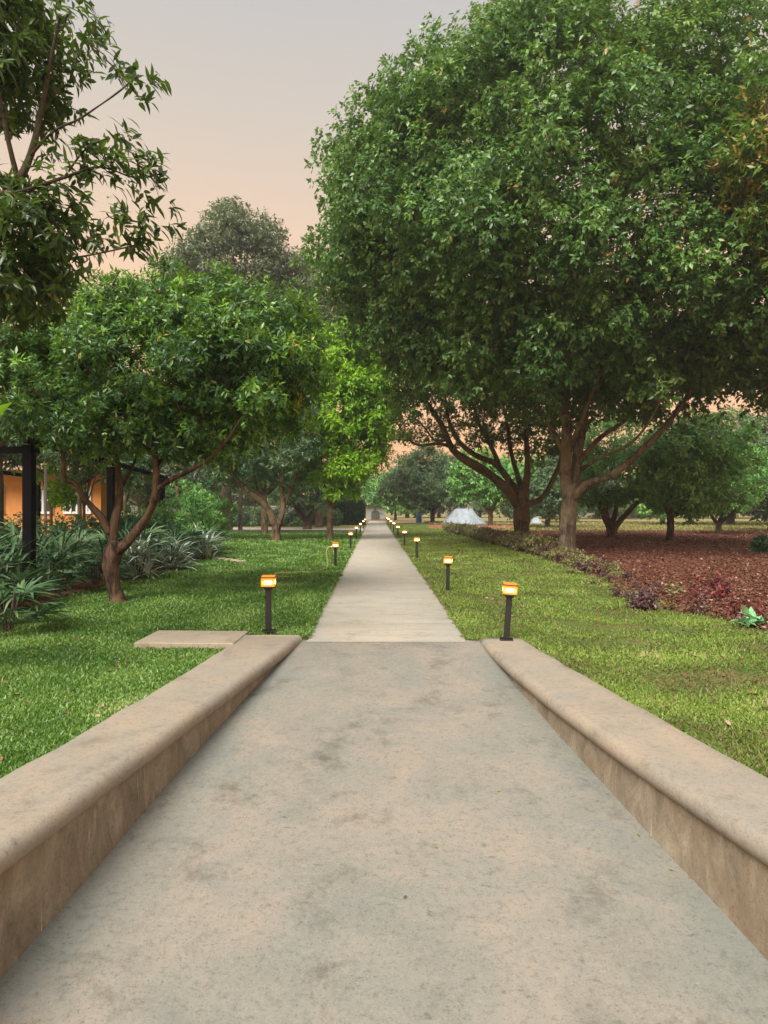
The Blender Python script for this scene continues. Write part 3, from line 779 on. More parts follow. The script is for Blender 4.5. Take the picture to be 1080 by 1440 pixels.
# --- near tree at the upper left with long leaves
Y4 = 4.7
base = np.array([-3.9, 5.2, 0.03])
limbs = [
    [(-3.9, 5.2, 0, .17), (-3.85, 5.15, 1.2, .13), (-3.75, 5.0, 2.2, .12), (-3.5, 4.9, 3.0, .10)],
    [(-3.5, 4.9, 3.0, .08), (*at(-40, 330, 4.75), 0.0408), (*at(20, 262, 4.7), 0.0306), (*at(40, 225, 4.7), 0.0238), (*at(55, 170, 4.7), 0.0190), (*at(70, 90, 4.7), 0.0136), (*at(85, 20, 4.7), 0.0082)],
    [(*at(25, 255, 4.7), 0.0204), (*at(10, 190, 4.6), 0.0170), (*at(-5, 100, 4.5), 0.0136), (*at(0, 0, 4.5), 0.0082)],
    [(*at(40, 222, 4.7), 0.0122), (*at(75, 185, 4.6), 0.0088), (*at(110, 168, 4.55), 0.0075), (*at(140, 148, 4.5), 0.0061), (*at(168, 128, 4.5), 0.0041), (*at(195, 105, 4.5), 0.0027)],
    [(-3.5, 4.9, 3.0, .06), (*at(-30, 290, 4.6), 0.0238), (*at(30, 270, 4.5), 0.0150), (*at(90, 250, 4.5), 0.0109), (*at(140, 235, 4.5), 0.0075), (*at(190, 250, 4.5), 0.0041), (*at(228, 244, 4.5), 0.0027)],
    [(*at(90, 250, 4.5), 0.0082), (*at(120, 210, 4.5), 0.0054), (*at(150, 195, 4.5), 0.0034)],
    [(-3.45, 4.88, 2.9, .05), (*at(-20, 380, 4.9), 0.0204), (*at(50, 370, 4.9), 0.0122), (*at(120, 360, 4.8), 0.0075), (*at(190, 345, 4.7), 0.0041)],
]
b4 = []
for (px, py, dy, rx, ry, rz) in [(-5, 60, 0, .40, .6, .50), (20, 115, .1, .28, .4, .22), (-80, 200, .2, .34, .6, .7), (0, 330, .2, .48, .5, .34), (-60, 380, .2, .5, .6, .4), (85, 330, 0, .34, .4, .22), (50, 280, 0, .38, .4, .12), (-90, 20, .2, .7, .8, .7), (25, 390, .1, .45, .4, .14), (-60, -60, .2, .7, .8, .4)]:
    p = at(px, py, Y4 + dy); b4.append((*p, rx, ry, rz))
ex = [at(*p) for p in [(170, 120, 4.5), (190, 108, 4.5), (150, 85, 4.55), (130, 60, 4.6), (185, 135, 4.5), (150, 210, 4.5), (165, 205, 4.5), (135, 225, 4.5), (175, 245, 4.5), (200, 240, 4.5), (215, 250, 4.5), (160, 260, 4.5), (190, 275, 4.5), (205, 300, 4.55), (180, 320, 4.6), (190, 350, 4.7), (150, 300, 4.5), (120, 235, 4.5), (200, 330, 4.6), (100, 20, 4.6), (110, 40, 4.6), (100, 205, 4.5), (60, 220, 4.6)]]
ex = np.array(ex); exO = unit(np.stack([np.ones(len(ex)) * .8, np.zeros(len(ex)), np.ones(len(ex)) * .4], 1))
tree('mango_tree', 'nearest overhanging tree with long drooping leaves filling the upper left corner', 'tree', base, limbs, b4,
     480, .12, 3.6, 9, .105, .036, 'leaf_near', 'bark_dark', 24, twigs=130, droop=.45, detail=True, inner=.3, twig_r=.010, extra=(ex, exO), whorl=.9)

# --- generic tree made from crown ellipsoids
def simple_tree(label, px, base_py, blist, leaf, barkm, seed, Y=None, trunk_w=20, fork=.45, nclump=120, rc=.6, tips=16, k=7, L=.2, W=.08, cat='tree', name='broadleaf_tree', group=None, nlimb=5, droop=.3, lean=0, twigs=40, flush=0, inner=.5):
    if Y is None: Y = F * H / (base_py - 715)
    bp = np.array([X(px, Y), Y, 0.0]); rr_ = trunk_w / F * Y / 2
    blobs = []
    for (bx, by, rx, rz) in blist:
        p = at(bx, by, Y); sx = rx / F * Y; blobs.append((*p, sx, sx * .9, rz / F * Y))
    cz = min(b[2] - b[5] * .6 for b in blobs); cz = max(cz, .9); zf = cz * fork + .2
    rng = random.Random(seed)
    lim = [[(*bp - np.array([0, 0, 0.1]), rr_ * 1.3), (bp[0], bp[1], zf * .35, rr_), (bp[0] + lean * .5, bp[1], zf, rr_ * .9)]]
    for i in range(nlimb):
        b = blobs[i % len(blobs)]; th = 6.28 * i / nlimb + rng.random()
        e = (b[0] + math.cos(th) * b[3] * .6, b[1] + math.sin(th) * b[4] * .6, b[2] + b[5] * (.1 + .3 * rng.random()))
        s = (bp[0] + lean * .5, bp[1], zf * .85)
        m1 = (s[0] + (e[0] - s[0]) * .45, s[1] + (e[1] - s[1]) * .45, s[2] + (e[2] - s[2]) * .28)
        m2 = (s[0] + (e[0] - s[0]) * .8, s[1] + (e[1] - s[1]) * .8, s[2] + (e[2] - s[2]) * .65)
        lim.append([(*s, rr_ * .6), (*m1, rr_ * .42), (*m2, rr_ * .26), (*e, rr_ * .08)])
    return tree(name, label, cat, bp, lim, blobs, nclump, rc, tips, k, L, W, leaf, barkm, seed, group, twigs=twigs, droop=droop, flush=flush, inner=inner, sides=9, twig_r=.03)

# left of the path
Yb = 28
bp = np.array([X(388, Yb), Yb, 0.0])
limbs = [pxl(Yb, (388, 764, 0, .23), (388, 748, 0, .19), (389, 735, 0, .20)),
         pxl(Yb, (386, 738, 0, .15), (376, 715, 0, .13), (352, 692, 0, .12), (332, 675, 0, .11), (318, 650, 0, .08), (308, 620, 0, .05)),
         pxl(Yb, (392, 738, 0, .14), (398, 712, 0, .12), (396, 690, 0, .10), (398, 660, 0, .08), (405, 620, 0, .05)),
         pxl(Yb, (397, 720, 0, .08), (412, 680, .3, .07), (425, 650, .6, .05), (440, 620, .8, .03)),
         pxl(Yb, (372, 710, 0, .08), (360, 680, .4, .06), (355, 640, .6, .04))]
b = [(*at(350, 600, Yb), 2.2, 2.0, 1.5), (*at(400, 590, Yb), 1.8, 2, 2.3), (*at(410, 650, Yb), 1.2, 1.3, .9), (*at(340, 655, Yb), 1.2, 1.3, .7), (*at(380, 500, Yb), 2, 2, 2)]
tree('broadleaf_tree', 'tree with a V-forked trunk standing at the far edge of the left lawn', 'tree', bp, limbs, b, 230, .5, 18, 7, .20, .07, 'leaf_teal', 'bark_brown', 31, twigs=60)
simple_tree('tall grey-green tree rising behind the small trees on the left, its crown against the sky', 318, 748, [(330, 385, 88, 78), (290, 410, 55, 60), (385, 420, 58, 62), (335, 480, 90, 60), (410, 475, 42, 50), (330, 345, 45, 45)], 'leaf_grey', 'bark_grey', 32, Y=42, trunk_w=15, nclump=600, rc=.8, tips=22, k=7, L=.26, W=.11, nlimb=8, twigs=70, fork=.75)
simple_tree('bright lime-green tree hanging over the left side of the path ahead', 464, 742, [(490, 520, 48, 52), (478, 580, 46, 52), (466, 640, 36, 42), (514, 565, 40, 50), (506, 625, 32, 40), (485, 668, 26, 24), (500, 480, 40, 36), (536, 550, 30, 46), (520, 600, 28, 36), (548, 520, 22, 34)], 'leaf_lime', 'bark_brown', 33, Y=29, trunk_w=8, nclump=330, rc=.40, tips=17, k=7, L=.25, W=.10, nlimb=7, fork=.6, twigs=60, droop=.5)
simple_tree('olive tree filling the gap under the dome crown above the left edge of the path', 448, 740, [(470, 420, 50, 50), (440, 480, 46, 60), (500, 450, 40, 60), (520, 500, 30, 45), (415, 540, 45, 60)], 'leaf_fig2', 'bark_brown', 34, Y=50, trunk_w=9, nclump=300, rc=.7, tips=16, k=7, L=.3, W=.12, nlimb=6, fork=.7, twigs=50)
simple_tree('mid-green tree filling the space behind the V-forked tree', 372, 745, [(330, 600, 46, 46), (380, 610, 46, 50), (415, 640, 36, 36), (350, 650, 40, 30), (400, 560, 50, 50), (440, 600, 34, 46)], 'leaf_mid', 'bark_brown', 134, Y=36, trunk_w=8, nclump=260, rc=.5, tips=16, L=.22, W=.09, fork=.7, nlimb=7, twigs=50)
simple_tree('low dark many-stemmed tree beside the cross path on the left', 432, 745, [(430, 690, 34, 22), (405, 680, 28, 24), (455, 690, 26, 20)], 'leaf_teal', 'bark_dark', 35, Y=44, trunk_w=12, nclump=90, rc=.45, tips=16, L=.24, W=.1, fork=.2, nlimb=7)
simple_tree('dark leafy tree standing behind the black pergola at the far left', -10, 800, [(-20, 560, 60, 60), (40, 560, 70, 50), (30, 500, 70, 40), (-60, 500, 80, 60)], 'leaf_mango', 'bark_dark', 36, Y=14, trunk_w=24, nclump=160, rc=.35, tips=15, L=.16, W=.055, fork=.9, nlimb=6, twigs=60)
simple_tree('bright green young tree in front of the orange house', 72, 760, [(75, 660, 30, 28), (88, 690, 20, 14)], 'leaf_lime', 'bark_grey', 37, Y=20, trunk_w=5, nclump=36, rc=.22, tips=12, L=.17, W=.06, fork=.9, nlimb=4)
simple_tree('leafy tree in front of the roof of the orange house', 112, 765, [(60, 615, 60, 30), (130, 620, 60, 34), (0, 620, 50, 30), (185, 640, 36, 40), (110, 655, 26, 14)], 'leaf_teal', 'bark_grey', 137, Y=18.5, trunk_w=6, nclump=190, rc=.3, tips=14, L=.15, W=.055, fork=.9, nlimb=7)
simple_tree('grey-green tree behind the pergola between the house and the lawn', 205, 752, [(200, 660, 60, 40), (250, 640, 50, 50), (150, 650, 50, 40), (240, 690, 30, 20)], 'leaf_grey', 'bark_grey', 38, Y=30, trunk_w=10, nclump=120, rc=.5, tips=14, L=.22, W=.08, fork=.8)
simple_tree('second pale-stemmed tree close to the tall grey-green tree', 285, 748, [(270, 610, 40, 50), (290, 660, 45, 30), (250, 640, 30, 30)], 'leaf_teal', 'bark_grey', 39, Y=38, trunk_w=9, nclump=110, rc=.6, tips=14, L=.24, W=.09, fork=.8)
for q, (px, Yq, hh, lb) in enumerate([(176, 22, 3.4, 'thin bare sapling between the leaning tree and the second pergola post'), (196, 25, 4.0, 'slender pale sapling just left of the third pergola post'), (250, 27, 4.2, 'slender sapling right of the third pergola post'),
                                 (118, 20, 3.2, 'thin crooked sapling in front of the right window of the orange house'), (270, 33, 5, 'slim sapling left of the thick pale trunk'), (338, 43, 5, 'slim stem close to the right of the thick pale trunk')]):
    simple_tree(lb, px, 0, [(px, 715 - (hh - 1.45) * F / Yq, 26, 20), (px + 12, 700 - (hh - 2.2) * F / Yq, 18, 14)], 'leaf_grey' if q % 2 else 'leaf_mid', 'bark_grey', 140 + q, Y=Yq, trunk_w=5, nclump=22, rc=.3, tips=9, L=.15, W=.055, fork=.6, nlimb=5, twigs=22, name='sapling')
# centre distance
simple_tree('dark teal round tree beside the far end of the path on the right', 608, 736, [(600, 672, 52, 34), (630, 680, 38, 32), (570, 685, 28, 24), (600, 650, 28, 16)], 'leaf_teal', 'bark_dark', 41, Y=62, trunk_w=6, nclump=170, rc=.8, tips=16, L=.36, W=.15, fork=.5, nlimb=7)
simple_tree('light green tree at the far end of the path', 556, 732, [(550, 690, 26, 22), (530, 695, 14, 14), (572, 700, 20, 16)], 'leaf_mid', 'bark_dark', 42, Y=78, trunk_w=4, nclump=90, rc=.8, tips=14, L=.4, W=.17)
simple_tree('dark far tree above the clipped hedge', 505, 730, [(505, 685, 26, 16), (490, 690, 20, 14)], 'leaf_teal', 'bark_dark', 43, Y=88, trunk_w=4, nclump=80, rc=.9, tips=14, L=.45, W=.18)
simple_tree('sunlit green tree seen under the crooked limbs', 690, 742, [(670, 668, 34, 34), (700, 680, 38, 28), (735, 670, 40, 34)], 'leaf_mid', 'bark_brown', 44, Y=48, trunk_w=6, nclump=170, rc=.6, tips=16, L=.28, W=.11, droop=.5)
# right orchard
Yo = 31
bp = np.array([X(860, Yo), Yo, 0.0])
limbs = [pxl(Yo, (860, 760, 0, .30), (860, 748, 0, .25), (860, 738, 0, .26)),
         pxl(Yo, (858, 742, 0, .16), (848, 722, 0, .13), (840, 700, 0, .09), (835, 675, 0, .05)),
         pxl(Yo, (860, 740, .2, .14), (866, 718, .2, .11), (866, 690, .3, .07)),
         pxl(Yo, (864, 742, 0, .15), (882, 722, 0, .12), (898, 706, 0, .09), (925, 690, 0, .05)),
         pxl(Yo, (858, 742, -.2, .12), (852, 712, -.5, .09), (855, 690, -.8, .05))]
b = [(*at(855, 670, Yo), 2.1, 2, 1.2), (*at(890, 660, Yo), 1.8, 1.6, 1.2), (*at(875, 625, Yo), 2, 2, 1.3), (*at(835, 690, Yo), 1, 1, .6)]
tree('orchard_tree', 'low orchard tree with short goblet-shaped trunk, just right of the big pale trunk', 'tree', bp, limbs, b, 190, .45, 17, 7, .2, .075, 'leaf_mid', 'bark_brown', 51, twigs=50)
simple_tree('thin-trunked orchard tree with bright drooping leaves at the right of the soil bed', 943, 764, [(960, 640, 50, 40), (920, 650, 38, 34), (1000, 620, 45, 40), (1010, 680, 40, 30), (960, 700, 30, 18), (940, 690, 24, 16)], 'leaf_mid', 'bark_red', 52, Y=27, trunk_w=10, nclump=270, rc=.42, tips=16, L=.2, W=.075, nlimb=7, twigs=60, droop=.55, fork=.7, flush=.2)
simple_tree('orchard tree with twisted double stem near the right edge', 1010, 755, [(1020, 690, 40, 26), (1045, 660, 40, 30), (1000, 700, 20, 14)], 'leaf_mid', 'bark_dark', 53, Y=34, trunk_w=9, nclump=110, rc=.5, tips=15, L=.23, W=.09, fork=.3)
simple_tree('dull green orchard tree cut by the right edge of the view', 1085, 748, [(1085, 650, 50, 60), (1060, 620, 36, 40)], 'leaf_teal', 'bark_dark', 54, Y=38, trunk_w=10, nclump=140, rc=.55, tips=15, L=.24, W=.1)
simple_tree('far bushy orchard tree between the two big trunks', 770, 742, [(770, 690, 34, 26), (790, 670, 30, 30)], 'leaf_teal', 'bark_dark', 55, Y=46, trunk_w=7, nclump=110, rc=.6, tips=15, L=.28, W=.11)
# flush-leaved branch of a tree just outside on the right
Yf = 13.5
simple_tree('tree with orange and yellow-green young leaves entering at the upper right edge', 1240, 830, [(1085, 250, 40, 50), (1130, 180, 70, 80), (1120, 320, 50, 50), (1190, 300, 110, 130), (1075, 130, 30, 26), (1068, 215, 36, 26)], 'leaf_flush', 'bark_brown', 56, Y=Yf, trunk_w=30, nclump=210, rc=.38, tips=15, L=.17, W=.062, nlimb=7, twigs=60, fork=.6, flush=.12)

# --- far rows: copies of four sources, each tree its own object
far_src = []
for q, (leaf, sd) in enumerate((('leaf_teal', 61), ('leaf_mid', 62), ('leaf_grey', 63), ('leaf_teal', 64))):
    t = simple_tree('', 528, 730, [(528, 685, 55, 30), (500, 690, 40, 26), (560, 688, 40, 26), (530, 665, 34, 22)], leaf, 'bark_dark', sd, Y=80, trunk_w=7, nclump=85, rc=1.0, tips=14, L=.5, W=.22, name='orchard_tree', group='distant trees behind the garden')
    far_src.append(t)
rg = random.Random(5); used = 0
spots = []
for i in range(17): spots.append((-88 + i * 6.1 + rg.uniform(-1.5, 1.5), 92 + rg.uniform(-5, 9)))
for i in range(17): spots.append((6 + i * 5.2 + rg.uniform(-1.5, 1.5), 96 + rg.uniform(-8, 9)))
for i in range(9): spots.append((-62 + i * 6 + rg.uniform(-2, 2), 64 + rg.uniform(-5, 5)))
for i in range(11): spots.append((14 + i * 5.6 + rg.uniform(-1.5, 1.5), 58 + rg.uniform(-6, 8)))
for i in range(14): spots.append((-100 + i * 15 + rg.uniform(-4, 4), 135 + rg.uniform(-9, 9)))
side_n = {'l': 0, 'r': 0}
for i, (x, y) in enumerate(spots):
    if abs(x) < 3.5 and y < 90: continue
    src = far_src[i % 4]
    o = src if used < 4 and i < 4 else copy_tree(src); used += 1
    s_ = rg.uniform(.75, 1.35) * (1.0 if y < 80 else 1.2)
    if abs(x - 3) < 24: s_ *= .62
    elif x > 0: s_ *= .8
    o.location = (x, y, 0); o.scale = (s_, s_, s_ * rg.uniform(.85, 1.2)); o.rotation_euler = (0, 0, rg.uniform(0, 6.28))
    lab = ['dark distant tree', 'fresh green distant tree', 'greyish distant tree', 'dusky distant tree'][i % 4]
    o['label'] = lab + (' in the tree line left of the path end' if x < 0 else ' in the orchard rows right of the path end')

# ================================================================== PLANTS
def strap_mesh(seed, n, L, W, spread=.9, zoff=.0, hmax=.5, arch=.5, k=1):
    rng = np.random.default_rng(seed)
    th = rng.random(n) * 6.28; el = np.abs(rng.normal(.75, .35, n))
    D = np.stack([np.cos(th) * np.cos(el) * spread, np.sin(th) * np.cos(el) * spread, np.sin(el)], 1)
    P = np.stack([np.cos(th) * .05, np.sin(th) * .05, zoff + hmax * rng.random(n) ** 1.5], 1) + rng.normal(size=(n, 3)) * [.10, .10, 0]
    N = np.stack([-np.cos(th) * .4, -np.sin(th) * .4, np.ones(n)], 1)
    V, Fc, kk = leaf_arrays(P, D, N, L * (.6 + .6 * rng.random(n)), W * (.7 + .5 * rng.random(n)), arch * (.4 + rng.random(n)), True)
    return mesh_np('foliage', V, Fc, {'tint': np.repeat(np.clip(.15 + .7 * rng.random(n), 0, .94), kk)})
def fan_mesh(seed, nf, fl):
    """a clump of fan leaves on stalks"""
    rng = np.random.default_rng(seed); P = []; D = []; N = []
    for f in range(nf):
        th = rng.random() * 6.28; el = rng.uniform(.3, 1.3); r = rng.uniform(.15, .42)
        c = np.array([math.cos(th) * r, math.sin(th) * r, .15 + .6 * rng.random()])
        d = np.array([math.cos(th) * math.cos(el), math.sin(th) * math.cos(el), math.sin(el) * .8]); d /= np.linalg.norm(d)
        s = np.cross(d, [0, 0, 1]); s /= np.linalg.norm(s); u = np.cross(s, d)
        for a in np.linspace(-1.25, 1.25, 9):
            P.append(c); D.append(d * math.cos(a) + s * math.sin(a) - u * .05 + rng.normal(size=3) * .05); N.append(u + rng.normal(size=3) * .1)
    P = np.array(P); n = len(P)
    V, Fc, kk = leaf_arrays(P, np.array(D), np.array(N), fl * (.75 + .4 * rng.random(n)), np.full(n, .042), .2 + .3 * rng.random(n), True)
    return mesh_np('foliage', V, Fc, {'tint': np.repeat(np.clip(.1 + .7 * rng.random(n), 0, .94), kk)})
def plant_src(name, me, mat, cat, group, stems=True):
    t = empty(name, (0, 0, 0), '', cat, group)
    link('foliage', me, M[mat], t)
    if stems:
        mb = MB(); rg_ = random.Random(len(name))
        for i in range(4):
            a = i * 1.6; mb.tube([(math.cos(a) * .03, math.sin(a) * .03, -.05), (math.cos(a) * .08, math.sin(a) * .08, .3), (math.cos(a) * .14, math.sin(a) * .14, .55)], [.014, .011, .008], 5)
        mb.build('stem', M['bark_dark'], t)
    return t
rg = random.Random(17)
def scatter(srcs, spots, labels, z=.05):
    """labels: function of index"""
    made = 0
    for i, (x, y, s_) in enumerate(spots):
        src = srcs[i % len(srcs)]
        o = src if i < len(srcs) else copy_tree(src)
        o.location = (x, y, z); o.scale = (s_, s_, s_ * rg.uniform(.85, 1.15)); o.rotation_euler = (0, 0, rg.uniform(0, 6.28))
        o['label'] = labels(i)
G1 = 'dark strap-leaved plants in the left planting bed'
srcs = [plant_src('lady_palm', fan_mesh(70 + i, 15, .40), 'leaf_strap', 'plant', G1) for i in range(2)] + \
       [plant_src('strap_leaved_plant', strap_mesh(75 + i, 90, .62, .055, hmax=.65), 'leaf_strap', 'plant', G1) for i in range(3)]
spots = []
y = 6.6
while y < 19.6:
    for row, xr in enumerate((-5.25, -5.95, -6.7)):
        spots.append((xr + rg.uniform(-.18, .18), y + rg.uniform(-.25, .25), rg.uniform(.85, 1.15) * (1 + .08 * row)))
    y += .72
def strap_label(i):
    return ['dark green fan-leaved palm clump in the row of plants left of the lawn', 'dark green fan-leaved palm clump in the row of plants left of the lawn',
            'dark strap-leaved plant in the bed left of the lawn', 'dark strap-leaved plant in the bed left of the lawn', 'dark strap-leaved plant in the bed left of the lawn'][i % 5]
scatter(srcs, spots, strap_label)
sp = plant_src('lady_palm', fan_mesh(90, 22, .42), 'leaf_strap', 'plant', None)
sp.location = (X(8, 7.3), 7.35, .03); sp.scale = (1, 1, .85); sp['label'] = 'blue-green fan palm nearest the camera, spilling onto the lawn at the left edge'
vs = [plant_src('variegated_plant', strap_mesh(95 + i, 150, .42, .045, hmax=.55), 'leaf_varieg', 'plant', None) for i in range(3)]
for o, (x, y, s_, lb) in zip(vs, [(-4.78, 12.9, 1.35, 'large white-striped bush between the leaning tree and the lawn'), (-4.72, 14.9, 1.25, 'white-striped bush just right of the largest striped bush'), (-4.85, 17.9, 1.35, 'silvery bush at the far end of the planting bed')]):
    o.location = (x, y, .04); o.scale = (s_, s_, s_ * .85); o['label'] = lb
# taller green bushes at the back of the bed, at its far end
def bush(label, x, y, rx, rz, leaf, seed, n=60, L=.1, W=.04, rc=.16, name='bush', z0=0.0, tips=10, cat='bush', group=None, droop=.2):
    rng = np.random.default_rng(seed)
    t = empty(name, (x, y, z0), label, cat, group)
    bl = [(x, y, z0 + rz * .55, rx, rx, rz * .5), (x + rx * .3, y, z0 + rz * .45, rx * .8, rx * .8, rz * .45)]
    C, O = clumps_in(rng, bl, n, .35)
    mb = MB()
    for c in C[:14]:
        b_ = np.array([x + (c[0] - x) * .15, y + (c[1] - y) * .15, z0 - .05]); mm = (b_ + c) / 2 + rng.normal(size=3) * .05
        mb.tube(spline([b_, mm, c], 3), [.018, .016, .014, .012, .010, .008, .005], 5)
    mb.build('stem', M['bark_dark'], t, off=(x, y, z0))
    crown('foliage', rng, C, O, rc, tips, 6, L, W, M[leaf], t, (x, y, z0), droop)
    return t
bush('tall small-leaved green bush behind the silvery bush where the bed ends', X(265, 21), 21, 1.0, 2.3, 'leaf_mid', 81, 90, .13, .05)
bush('broad green shrub behind the white-striped bushes', X(215, 19), 19.5, 1.2, 1.5, 'leaf_mid', 82, 90, .13, .05)
bush('rounded green shrub left of the tall grey trunk', X(285, 30), 30, 1.3, 2.2, 'leaf_mid', 83, 90, .18, .07)
bush('low green hedge plant under the orange wall', X(60, 17), 17.0, 2.1, 1.25, 'leaf_hedge', 84, 130, .12, .05)
bush('green hedge plant right of the orange wall', X(150, 17), 17.5, 1.6, 1.2, 'leaf_hedge', 85, 110, .12, .05)

for q, (px, w_) in enumerate([(322, 1.3), (352, 1.6), (372, 1.1), (405, 1.7), (424, 1.3), (452, 1.5)]):
    bush(['round dark shrub beyond the cross path, farthest left of its row', 'broad dark shrub beyond the cross path, second from the left', 'small dark shrub between two broad ones beyond the cross path', 'widest dark shrub beyond the cross path, behind the V-forked trunk', 'dark shrub beyond the cross path just left of the many-stemmed tree', 'dark shrub beyond the cross path next to the clipped hedge'][q], X(px, 52), 52 + (q % 3), w_, 1.0 + .35 * (q % 2), ['leaf_hedge', 'leaf_teal'][q % 2], 180 + q, 45, .24, .11, .35, name='shrub')

# banana-like leaf reaching in at the left edge
t = empty('banana_plant', (-3.55, 4.6, .03), 'broad bright lime-green leaf reaching in at the left edge of the view', 'plant')
mb = MB(); mb.tube([(0, 0, -.05), (.03, 0, .6), (.1, 0, 1.2)], [.05, .04, .03], 9); mb.build('stem', M['leaf_banana'], t, True)
s0 = np.array([.1, 0, 1.2])
for e in (at(17, 566, 4.6) - np.array([-3.55, 4.6, .03]), np.array([-.75, .5, 2.0]), np.array([-.5, -.75, 1.9]), np.array([-.95, -.15, 1.5]), np.array([-.35, .75, 1.75])):
    V = []; Fc = []; dh = e - s0; dh[2] = 0; dh /= np.linalg.norm(dh); sd = np.array([-dh[1], dh[0], 0])
    if e[0] > 0: sd = np.array([.75, .5, -.55])
    for i in range(13):
        u = i / 12; c = s0 + (e - s0) * u + np.array([0, 0, .12]) * math.sin(u * 3.14) - dh * .05 * math.sin(u * 3.14)
        w_ = .11 * math.sin(min(1, u * 1.4) * 1.57) * (1 - u ** 3.0) + .002
        for q in (-1, -.5, 0, .5, 1):
            p = c + sd * q * w_; V.append((p[0], p[1], p[2] + abs(q) * w_ * .25))
    for i in range(12):
        for q in range(4): a = i * 5 + q; Fc.append((a, a + 1, a + 6, a + 5))
    link('leaf_blade', mesh_np('leaf_blade', V, Fc, {'tint': np.tile([.5, .55, .8, .6, .5], 13)}), M['leaf_banana'], t, True)

# low reddish border shrubs along the soil bed
G2 = 'low reddish shrubs edging the red soil bed'
def shrub_src(seed, mat, n, L, W, group, rad=.17, h=.24, name='border_shrub'):
    rng = np.random.default_rng(seed)
    t = empty(name, (0, 0, 0), '', 'shrub', group)
    bl = [(0, 0, h * .55, rad, rad, h * .45)]
    C, O = clumps_in(rng, bl, n, .3)
    mb = MB()
    for c in C[:7]: mb.tube([(c[0] * .1, c[1] * .1, -.04), tuple(c * .55), tuple(c)], [.006, .005, .003], 4)
    mb.build('stem', M['bark_dark'], t)
    crown('foliage', rng, C, O, .07, 5, 5, L, W, M[mat], t, (0, 0, 0), .1)
    return t
srcs = [shrub_src(101, 'leaf_olive', 34, .06, .028, G2), shrub_src(102, 'leaf_red', 30, .055, .028, G2), shrub_src(103, 'leaf_plum', 28, .06, .03, G2)]
y = 10.4; used = [0, 0, 0]
while y < 42:
    bx = interp(BEDX, y)
    for q in range(2):
        if y < 13.5 and rg.random() < .45: continue
        po = min(.85, max(.25, (y - 12) / 12))
        k = 0 if rg.random() < po else (1 if rg.random() < .5 else 2)
        o = srcs[k] if not used[k] else copy_tree(srcs[k]); used[k] += 1
        s_ = rg.uniform(.5, .9) * (.62 if y < 13.5 else 1.2 if y < 20 else 1.9)
        o.location = (bx + .12 + q * .33 + rg.uniform(-.1, .1), y + rg.uniform(-.12, .12), .03); o.scale = (s_, s_, s_ * rg.uniform(.8, 1.25)); o.rotation_euler = (0, 0, rg.uniform(0, 6.28))
        o['label'] = ['olive low shrub in the border row along the red soil bed', 'brownish low shrub in the border row along the red soil bed', 'dark plum-coloured low shrub in the border row along the red soil bed'][k]
    y += .27 if y < 16 else (.33 if y < 25 else .50)
# individual plants in the bed
p = onz(905, 858, .03); t = shrub_src(111, 'leaf_plum', 60, .055, .028, None, .17, .22, 'copper_bush'); t.location = (p[0], p[1], .03); t['label'] = 'dark purple-brown bush at the near corner of the soil bed'
p = onz(1000, 845, .05); t = shrub_src(112, 'leaf_crimson', 16, .085, .034, None, .17, .34, 'red_leaved_plant'); t.location = (p[0], p[1], .05); t['label'] = 'tall plant with bright red and purple leaves in the soil bed'
p = onz(1045, 868, .05); t = shrub_src(113, 'leaf_crimson', 14, .08, .034, None, .15, .18, 'red_leaved_plant'); t.location = (p[0], p[1], .05); t['label'] = 'low red-leaved plant beside the pale green plant'
p = onz(1062, 882, .03); me = strap_mesh(114, 26, .17, .095, hmax=.10, arch=.3); t = plant_src('pale_green_plant', me, 'leaf_pale', 'plant', None, False); t.location = (p[0], p[1], .04); t['label'] = 'pale mint-green broad-leaved plant at the right edge of the soil bed'
p = onz(1075, 778, .05); t = bush('dark green low plant in the soil bed at the right edge', p[0], p[1], .35, .5, 'leaf_hedge', 115, 30, .1, .05, .1)
for q, (a, b_) in enumerate([(835, 822), (870, 838), (950, 838), (985, 862), (800, 806)]):
    p = onz(a, b_, .04); t = shrub_src(120 + q, 'leaf_red' if q % 2 else 'leaf_olive', 13, .05, .024, None, .12, .16, 'seedling'); t.location = (p[0], p[1], .04)
    t['label'] = ['small olive seedling left of the dark purple bush', 'small red seedling just left of the dark purple bush', 'small olive seedling right of the dark purple bush', 'red seedling between the dark purple bush and the pale green plant', 'small olive seedling beside the base of the pale trunk'][q]

# litter in the bed
rng = np.random.default_rng(7); n = 110000
Y = 6.5 + 33 * rng.random(n) ** 1.5; x0 = np.array([interp(BEDX, y) for y in Y]); Xx = x0 - .15 + (.72 * Y + 1 - x0) * rng.random(n)
P = np.stack([Xx, Y, np.array([bedz(x, y) for x, y in zip(Xx, Y)]) + .008], 1)
D = rng.normal(size=(n, 3)); D[:, 2] *= .3
sz = (.035 + .045 * rng.random(n)) * (.7 + Y / 40)
V, Fc, kk = leaf_arrays(P, D, rng.normal(size=(n, 3)) * .3 + [0, 0, 1], sz, sz * .5)
tag(link('leaf_litter', mesh_np('leaf_litter', V, Fc, {'tint': np.repeat(np.where(rng.random(n) < .03, 1.1, rng.random(n) * .9), kk)}), M['litter']), 'reddish brown fallen leaves and mulch covering the soil bed', 'leaf litter', kind='stuff')
n = 900; Y = 2.6 + 20 * rng.random(n) ** 1.4
lx = np.where(rng.random(n) < .5, -1, 1)
Xx = np.where(lx < 0, [ev(cLO, min(y, 7)) - .1 for y in Y] - 3.5 * rng.random(n), [ev(cRO, min(y, 7)) + .1 for y in Y] + 2.6 * rng.random(n))
D = rng.normal(size=(n, 3)); D[:, 2] *= .25
